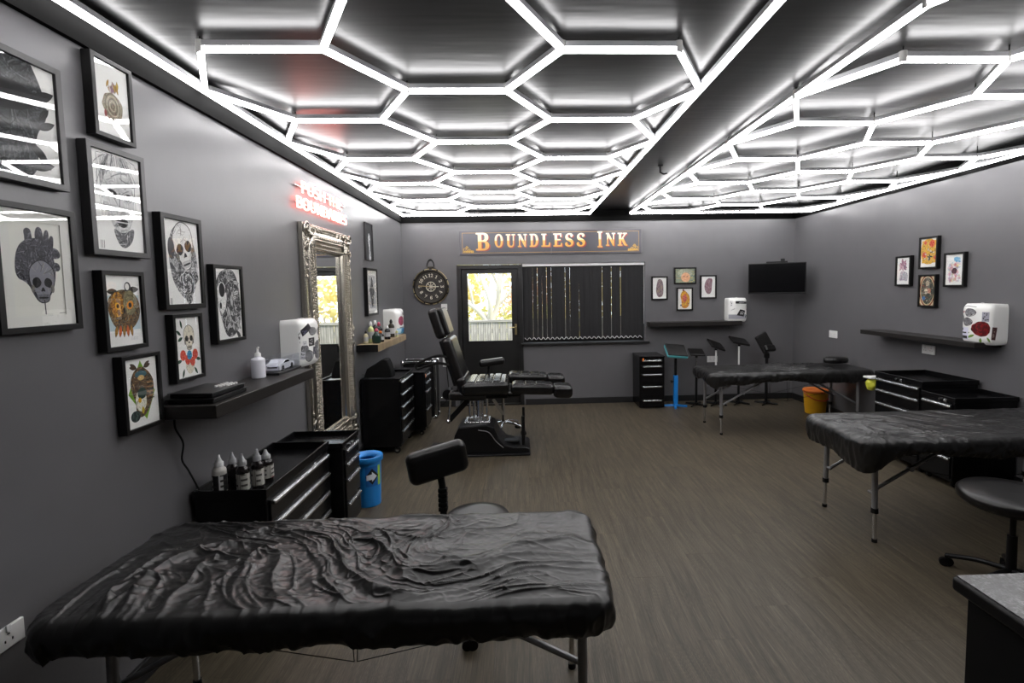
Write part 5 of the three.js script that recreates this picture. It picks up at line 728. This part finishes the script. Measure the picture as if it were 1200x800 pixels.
// ---------------------------------------------------------------- hydraulic tattoo chair in side view
{
  const t = thing('hydraulic_chair', 'black reclining hydraulic chair with split leg rests and a tall headrest', 'tattoo chair', [-0.45, 0, -4.92]);
  const pad = (w, h, d, r, x, y, z, rz = 0) => rbox(w, h, d, r, x, y, z, 0, 0, rz, 5);
  const X = (x) => x + 0.45; // world x to the chair's own
  // seat with stitched tufting
  part(t, 'seat', [pad(0.46, 0.13, 0.50, 0.045, X(-0.365), 0.655, 0, 0.02), pad(0.38, 0.10, 0.46, 0.045, X(-0.54), 0.59, 0, -0.03)], M.seatLeather);
  for (let i = 0; i < 4; i++) part(t.children[0], 'tuft', pad(0.074, 0.026, 0.42, 0.012, X(-0.50 + i * 0.083), 0.716 + i * 0.0018, 0), M.seatLeather);
  // backrest and headrest lean back
  const back = part(t, 'backrest', [pad(0.105, 0.49, 0.44, 0.045, X(-0.665), 0.915, 0, 0.29), pad(0.10, 0.20, 0.46, 0.045, X(-0.585), 0.68, 0, 0.24)], M.leather); part(back, 'back_shell', pad(0.03, 0.46, 0.40, 0.012, X(-0.718), 0.905, 0, 0.29), M.blackSatin);
  const head = part(t, 'headrest', [pad(0.10, 0.30, 0.34, 0.04, X(-0.82), 1.285, 0, 0.30)], M.leather); part(head, 'headrest_face', pad(0.055, 0.27, 0.30, 0.026, X(-0.755), 1.305, 0, 0.30), M.leather); part(head, 'headrest_bar', [bar([X(-0.77), 1.16, 0.06], [X(-0.72), 1.06, 0.06], 0.01), bar([X(-0.77), 1.16, -0.06], [X(-0.72), 1.06, -0.06], 0.01)], M.chrome);
  // two leg rests, each with a foot pad
  for (const [z, dx, dy] of [[0.15, 0.0, -0.012], [-0.24, -0.04, 0.02]]) {
    const leg = part(t, 'leg_rest', [pad(0.42, 0.105, 0.21, 0.04, X(0.09 + dx), 0.655 + dy, z, -0.035)], M.seatLeather); for (let i = 0; i < 3; i++) part(leg, 'tuft', pad(0.09, 0.024, 0.17, 0.01, X(-0.04 + dx + i * 0.105), 0.706 + dy - i * 0.0035, z, -0.035), M.seatLeather);
    part(t, 'foot_pad', pad(0.19, 0.125, 0.23, 0.045, X(0.385 + dx), 0.625 + dy, z, -0.05), M.seatLeather); part(leg, 'support_bar', bar([X(-0.14 + dx), 0.60, z], [X(0.36 + dx), 0.585, z], 0.012), M.greyLeg);
  }
  // arm rests: the far one beside the seat, the near one swung back
  const arm = part(t, 'armrest', [pad(0.28, 0.075, 0.10, 0.035, X(-0.33), 0.83, -0.36, 0.12)], M.leather); part(arm, 'armrest_post', [bar([X(-0.36), 0.80, -0.36], [X(-0.38), 0.60, -0.34], 0.014), bar([X(-0.38), 0.60, -0.34], [X(-0.38), 0.60, -0.2], 0.014)], M.blackSatin);
  part(t, 'rear_handle', wire([[X(-0.71), 0.965, 0.2], [X(-0.80), 0.985, 0.21], [X(-0.97), 0.93, 0.22], [X(-1.015), 0.895, 0.22], [X(-1.005), 0.865, 0.22], [X(-0.93), 0.885, 0.22], [X(-0.80), 0.915, 0.21], [X(-0.70), 0.89, 0.2]], 0.013, 50), M.rubber);
  part(t, 'tilt_lever', [bar([X(-0.70), 0.66, 0.12], [X(-0.73), 0.34, 0.14], 0.012), bar([X(-0.62), 0.56, 0.1], [X(-0.80), 0.56, 0.14], 0.01), ball(0.022, X(-0.735), 0.33, 0.14)], M.chrome); part(t, 'support_strut', [flatBar([X(-0.52), 0.55, 0.08], [X(-0.73), 0.33, 0.08], 0.05, 0.06), rod(0.05, 0.12, X(-0.73), 0.60, 0.12, Math.PI / 2)], M.blackSatin);
  // under-seat frame, lifting column and base
  part(t, 'under_frame', [rbox(0.50, 0.035, 0.34, 0.008, X(-0.40), 0.565, 0), rbox(0.10, 0.05, 0.10, 0.01, X(-0.46), 0.53, 0), rbox(0.20, 0.03, 0.30, 0.008, X(-0.12), 0.575, 0)], M.blackSatin);
  const col = part(t, 'lifting_column', [rod(0.034, 0.26, X(-0.44), 0.42, 0)], M.chrome); for (const [x, z, r] of [[-0.53, 0.06, 0.012], [-0.36, 0.06, 0.012], [-0.50, -0.05, 0.014], [-0.40, 0.09, 0.009]]) part(col, 'piston', rod(r, 0.25, X(x), 0.42, z), M.chrome); part(t, 'linkage', [flatBar([X(-0.30), 0.52, 0.05], [X(-0.20), 0.36, 0.05], 0.03, 0.012), rod(0.06, 0.05, X(-0.46), 0.31, 0), rbox(0.26, 0.03, 0.22, 0.01, X(-0.46), 0.295, 0), rod(0.03, 0.03, X(-0.52), 0.33, 0.08), rod(0.025, 0.06, X(-0.37), 0.33, 0.07)], M.aluminium);
  const b = new THREE.Shape(); [[-0.70, 0.012], [-0.69, 0.05], [-0.66, 0.20], [-0.62, 0.27], [-0.36, 0.29], [-0.30, 0.26], [-0.26, 0.17], [-0.19, 0.09], [-0.10, 0.065], [0.02, 0.06], [0.045, 0.045], [0.045, 0.012]].forEach(([x, y], i) => i ? b.lineTo(X(x), y) : b.moveTo(X(x), y)); b.closePath();
  const base = part(t, 'base', new THREE.ExtrudeGeometry(b, { depth: 0.34, bevelEnabled: true, bevelThickness: 0.02, bevelSize: 0.012, bevelSegments: 4 }).translate(0, 0, -0.15), M.blackSatin); part(base, 'base_plate', rbox(0.76, 0.02, 0.5, 0.008, X(-0.32), 0.011, 0.0), M.blackSatin);
  part(base, 'rear_foot', rbox(0.30, 0.028, 0.34, 0.012, X(-0.80), 0.016, 0.0, 0, 0, 0), M.blackSatin); part(base, 'curved_line', wire([[X(-0.44), 0.255, 0.216], [X(-0.34), 0.23, 0.216], [X(-0.27), 0.14, 0.216], [X(-0.20), 0.075, 0.216]], 0.004, 20, 6), M.greyLeg);
  part(t, 'foot_pedal', [rbox(0.035, 0.33, 0.05, 0.012, X(-0.005), 0.20, 0.12), rbox(0.028, 0.10, 0.03, 0.01, X(0.0), 0.40, 0.12), rbox(0.19, 0.03, 0.10, 0.012, X(-0.14), 0.095, 0.06)], M.blackSatin);
}

// ---------------------------------------------------------------- stools
function starBase(t, r, h, m, n = 5, y = 0.06) {
  const b = part(t, 'star_base', Array.from({ length: n }, (_, i) => { const a = i / n * 6.283 + 0.4; return wire([[0, y + 0.045, 0], [Math.cos(a) * r * 0.5, y + 0.035, Math.sin(a) * r * 0.5], [Math.cos(a) * r, y, Math.sin(a) * r]], 0.014, 10, 8); }), m);
  for (let i = 0; i < n; i++) { const a = i / n * 6.283 + 0.4, c = part(b, 'castor', [rod(0.024, 0.02, Math.cos(a) * r + 0.012, 0.024, Math.sin(a) * r, 0, a, Math.PI / 2), rod(0.024, 0.02, Math.cos(a) * r - 0.012, 0.024, Math.sin(a) * r, 0, a, Math.PI / 2), rod(0.008, 0.03, Math.cos(a) * r, 0.05, Math.sin(a) * r)], M.rubber); }
  part(t, 'gas_column', [rod(0.022, h * 0.45, 0, y + 0.03 + h * 0.22, 0), rod(0.014, h * 0.6, 0, h - h * 0.3, 0)], m);
}
const seatDisc = (r, th, y) => lathe([[0.001, y - th], [r * 0.9, y - th], [r, y - th * 0.7], [r, y - th * 0.3], [r * 0.93, y - 0.004], [r * 0.6, y], [0.001, y - 0.004]], 40);
{
  const t = thing('stool', 'chrome star-legged stool with a black round seat behind the hydraulic chair', 'stool', [-0.225, 0, -5.45]); part(t, 'seat', seatDisc(0.17, 0.07, 0.56), M.leather); starBase(t, 0.24, 0.49, M.chrome, 5, 0.085);
  const s = thing('stool', 'stool with a tilted padded black backrest standing behind the near couch', 'stool', [-0.235, 0, -2.37]); part(s, 'seat', seatDisc(0.165, 0.08, 0.5), M.leather); starBase(s, 0.26, 0.42, M.blackSatin);
  part(s, 'backrest', [rbox(0.298, 0.165, 0.085, 0.04, -0.195, 0.757, -0.04, 0, 0.35, 0.17, 6)], M.leather);
  part(s, 'back_post', [wire([[-0.05, 0.405, 0], [-0.13, 0.41, -0.015], [-0.165, 0.44, -0.03], [-0.172, 0.60, -0.04], [-0.19, 0.74, -0.04]], 0.017, 40, 10), ...Array.from({ length: 5 }, (_, i) => rbox(0.044, 0.020, 0.034, 0.004, -0.173, 0.52 + i * 0.024, -0.036))], M.rubber);
  const r = thing('stool', 'dark round stool in the shade in front of the middle couch on the right', 'stool', [2.52, 0, -2.38]); part(r, 'seat', seatDisc(0.235, 0.07, 0.52), M.leather); starBase(r, 0.27, 0.45, M.blackSatin);
}

// ---------------------------------------------------------------- armrest stands along the back wall
{
  const flatFeet = (t, r, m, n = 4, a0 = 0.6) => part(t, 'foot_frame', [...Array.from({ length: n }, (_, i) => { const a = a0 + i / n * 6.283; return flatBar([0, 0.02, 0], [Math.cos(a) * r, 0.008, Math.sin(a) * r], 0.028, 0.014); }), rod(0.03, 0.03, 0, 0.022, 0)], m);
  const b = thing('armrest_stand', 'armrest stand with a bright blue post and a teal-edged pad', 'armrest stand', [2.045, 0, -6.47]); flatFeet(b, 0.15, M.armBlue, 4, 0.3); part(b, 'post', rbox(0.055, 0.40, 0.04, 0.004, 0, 0.225, 0), M.armBlue); part(b, 'inner_post', rbox(0.03, 0.30, 0.025, 0.003, 0, 0.54, 0), M.black); part(b, 'clamp_knob', [rod(0.018, 0.02, -0.06, 0.345, 0.02, 0, 0, Math.PI / 2), rod(0.006, 0.05, -0.035, 0.345, 0.01, 0, 0, Math.PI / 2)], M.black);
  const pd = part(b, 'pad', rbox(0.285, 0.05, 0.235, 0.024, 0.0, 0.745, 0.01, 0.62, 0, -0.12, 5), M.teal, 'teal padded edge'); part(pd, 'pad_top', rbox(0.272, 0.024, 0.222, 0.011, 0.002, 0.768, 0.022, 0.62, 0, -0.12, 4), M.leather);
  const stand = (x, z, hPad, w, d, tiltX, tiltZ, m, label, rp = 0.012) => { const t = thing('armrest_stand', label, 'armrest stand', [x, 0, z]); flatFeet(t, 0.15, M.black, 4, 0.75); part(t, 'post', rod(0.016, 0.40, 0, 0.22, 0), M.black); part(t, 'inner_post', rod(rp, hPad - 0.40, 0, 0.20 + hPad / 2 - 0.02, 0), m); part(t, 'pad', rbox(w, 0.028, d, 0.012, 0.0, hPad, 0, tiltX, 0, tiltZ, 4), M.leather); part(t, 'tilt_joint', [rod(0.018, 0.05, 0, hPad - 0.045, 0), rbox(0.05, 0.03, 0.05, 0.006, 0.01, hPad - 0.03, 0)], M.black); return t; };
  stand(2.345, -6.52, 0.722, 0.21, 0.15, 0.5, -0.06, M.aluminium, 'lowest black armrest stand, next to the blue one', 0.008);
  stand(2.62, -6.54, 0.812, 0.22, 0.20, 0.42, -0.38, M.whitePlastic, 'black armrest stand with a pale post in front of the white socket');
  stand(2.945, -6.56, 0.858, 0.25, 0.18, 0.4, -0.22, M.whitePlastic, 'black armrest stand with a wide flat pad, second from the far right corner');
  const h = thing('armrest_stand', 'armrest stand with an upright curved chest pad, nearest the far right corner', 'armrest stand', [3.30, 0, -6.50]); flatFeet(h, 0.15, M.black, 4, 0.75); part(h, 'post', [rod(0.02, 0.62, 0, 0.33, 0)], M.black); part(h, 'pad', [rbox(0.20, 0.26, 0.05, 0.022, -0.03, 0.83, 0, -0.35, 0.2, 0.42, 5), rbox(0.16, 0.09, 0.06, 0.024, 0.015, 0.765, 0.05, -0.6, 0.2, 0.12, 5)], M.leather); part(h, 'tilt_joint', rbox(0.06, 0.07, 0.05, 0.01, 0.0, 0.66, 0), M.black);
}

// ---------------------------------------------------------------- counter in the near right corner
{
  const speck = data(512, 512, (x, y) => { const n = 0.30 + 0.20 * noise(x / 9, y / 9, 1) + 0.26 * noise(x / 3.2, y / 3.2, 2) + 0.12 * noise(x / 40, y / 40, 3) + 0.16 * noise(x / 1.7, y / 1.7, 5); return [n, n, n * 1.01]; }, true); speck.repeat.set(1.6, 1.6);
  const t = thing('counter', 'black counter with a speckled grey stone top in the near right corner', 'counter', [1.42, 0, -0.60]);
  part(t, 'counter_body', rbox(0.76, 0.86, 0.96, 0.004, 0, 0.44, 0), M.blackMatte); part(t, 'worktop_edge', rbox(0.80, 0.036, 1.01, 0.010, 0, 0.881, 0), M.black); part(t, 'worktop', metreUV(box(0.784, 0.003, 0.994, 0, 0.9002, 0)), mat(0xffffff, 0.28, 0, { map: speck }), 'speckled grey stone top'); part(t, 'plinth', rbox(0.72, 0.06, 0.92, 0.004, 0, 0.03, 0), M.black);
}

// ---------------------------------------------------------------- the yard beyond the door
{
  struct('ground', slab(-14, 14, -0.4, -0.16, ZB - WALL - 0.02, -30), mat(lin(0.22, 0.24, 0.10), 0.9));
  const rnd = random(21), grey = [0, 1, 2].map((k) => mat(0xffffff, 0.85, 0, { map: data(64, 256, (x, y) => { const n = 0.62 + 0.22 * noise(x / 5 + k, y / 70, k * 7) + 0.12 * noise(x / 2, y / 20, k); return [n, n * 0.985, n * 0.96]; }, true) }));
  const f = thing('garden_fence', 'weathered grey board fence across the yard behind the door', 'fence', [0, -0.16, -9.6]); const boards = [0, 1, 2].map((k) => rbox(0.135, 1.15 + 0.012 * k, 0.018, 0.003, 0, 0.58, 0, 0, 0, 0, 1));
  for (let x = -3.2, i = 0; x < 4.4; x += 0.142, i++) { const p = part(f, 'board', boards[i % 3], grey[Math.floor(rnd() * 3)]); p.position.x = x; p.rotation.z = (rnd() - 0.5) * 0.01; }
  for (let x = -3.05; x < 4.4; x += 1.75) part(f, 'post', rbox(0.085, 1.22, 0.085, 0.006, x + 1.45, 0.61, 0.05), mat(lin(0.16, 0.15, 0.14), 0.8)); part(f, 'top_rail', rbox(7.8, 0.045, 0.07, 0.005, 0.55, 1.165, 0.0), grey[0]); part(f, 'middle_rail', rbox(7.7, 0.08, 0.03, 0.004, 0.55, 0.97, -0.025), grey[1]);
  const bark = mat(lin(0.62, 0.58, 0.52), 0.9), leafMat = (c) => phys(c, 0.85, 0, { transmission: 0.4, thickness: 0, side: THREE.DoubleSide });
  const leafGeo = new THREE.BufferGeometry(); leafGeo.setAttribute('position', new THREE.Float32BufferAttribute([0, 0, 0, 0.5, 0.35, 0.1, 0, 1, 0, -0.5, 0.35, 0.1], 3)); leafGeo.setIndex([0, 1, 2, 0, 2, 3]); leafGeo.computeVertexNormals();
  function leaves(parent, n, spots, size, m) {
    const im = new THREE.InstancedMesh(leafGeo, m, n), o = new THREE.Object3D(); im.name = 'foliage'; im.userData.kind = 'stuff';
    for (let i = 0; i < n; i++) { const [x, y, z, rx, ry, rz] = spots[Math.floor(rnd() * spots.length)]; let a, b, c; do { a = rnd() * 2 - 1; b = rnd() * 2 - 1; c = rnd() * 2 - 1; } while (a * a + b * b + c * c > 1); o.position.set(x + a * rx, y + b * ry, z + c * rz); o.rotation.set(rnd() * 6, rnd() * 6, rnd() * 6); o.scale.setScalar(size * (0.6 + 0.8 * rnd())); o.updateMatrix(); im.setMatrixAt(i, o.matrix); }
    parent.add(im); return im;
  }
  const t = thing('garden_tree', 'bare-branched pale tree with sparse yellow leaves behind the fence', 'tree', [-0.86, -0.16, -13.2]);
  part(t, 'trunk', [wire([[0, 0, 0], [0.03, 0.5, 0], [0.02, 0.98, 0]], 0.13, 12, 10)], bark);
  const br = [[[0, 0.85, 0], [-0.30, 1.25, 0.1], [-0.75, 1.62, 0], [-1.3, 2.5, 0]], [[0.02, 0.85, 0], [0.22, 1.35, 0], [0.30, 2.0, 0.2], [0.62, 3.2, 0]], [[0, 0.9, 0], [0.04, 1.5, 0.2], [-0.18, 2.2, 0.1], [-0.2, 3.4, 0]], [[0.2, 1.3, 0], [0.6, 1.75, 0.1], [1.05, 2.4, 0]], [[-0.4, 1.35, 0.1], [-0.5, 1.9, 0.2], [-0.8, 2.7, 0]], [[0.28, 1.8, 0], [0.05, 2.4, 0], [0.1, 3.1, 0]], [[-0.75, 1.6, 0], [-1.3, 1.75, 0.1], [-1.9, 2.3, 0]]];
  for (const [i, p] of br.entries()) part(t, 'branch', wire(p, i < 3 ? 0.07 : 0.035, 20, 8), bark);
  leaves(t, 1500, [[-0.9, 2.9, 0, 1.0, 0.9, 0.6], [0.5, 3.0, 0, 1.0, 0.9, 0.6], [0.9, 2.4, 0, 0.7, 0.6, 0.5], [-1.4, 2.3, 0, 0.6, 0.5, 0.5]], 0.10, leafMat(lin(0.86, 0.76, 0.42)));
  const bush = (name, label, pos, spots, color, n, size) => { const b = thing(name, label, 'shrub', pos); part(b, 'stem', Array.from({ length: 5 }, (_, i) => wire([[0, 0, 0], [0.12 * (i - 2), 0.5, 0.1 * ((i % 2) - 0.5)], [0.3 * (i - 2), 1.2, 0]], 0.03, 8, 6)), bark); leaves(b, n, spots, size, leafMat(color)); };
  bush('autumn_shrub', 'golden yellow shrub behind the fence at the left of the door pane', [-2.3, -0.16, -14.6], [[0, 1.1, 0, 1.2, 1.0, 0.7], [0.5, 2.0, 0, 0.9, 0.8, 0.6]], lin(0.86, 0.76, 0.36), 1700, 0.13);
  bush('autumn_shrub', 'orange-red shrub behind the fence at the right of the door pane', [0.4, -0.16, -15.4], [[0, 1.3, 0, 1.2, 1.2, 0.6]], lin(0.86, 0.62, 0.42), 1500, 0.13);
  bush('autumn_shrub', 'low yellow-green shrub right behind the fence by the door pane', [-0.5, -0.16, -14.4], [[0, 0.7, 0, 1.5, 0.7, 0.4], [0.9, 0.8, 0, 1.0, 0.8, 0.4]], lin(0.72, 0.70, 0.30), 1800, 0.11);
  bush('autumn_shrub', 'pale yellow shrub far behind the fence, seen through the gaps of the blind', [2.4, -0.16, -14.8], [[0, 1.4, 0, 1.8, 1.4, 0.6], [1.6, 1.2, 0, 1.2, 1.2, 0.6]], lin(0.84, 0.74, 0.36), 3000, 0.15);
}

scene.traverse((o) => { if (o.isMesh) { o.castShadow = true; o.receiveShadow = true; } });
scene.updateMatrixWorld(true);
renderer.render(scene, camera);
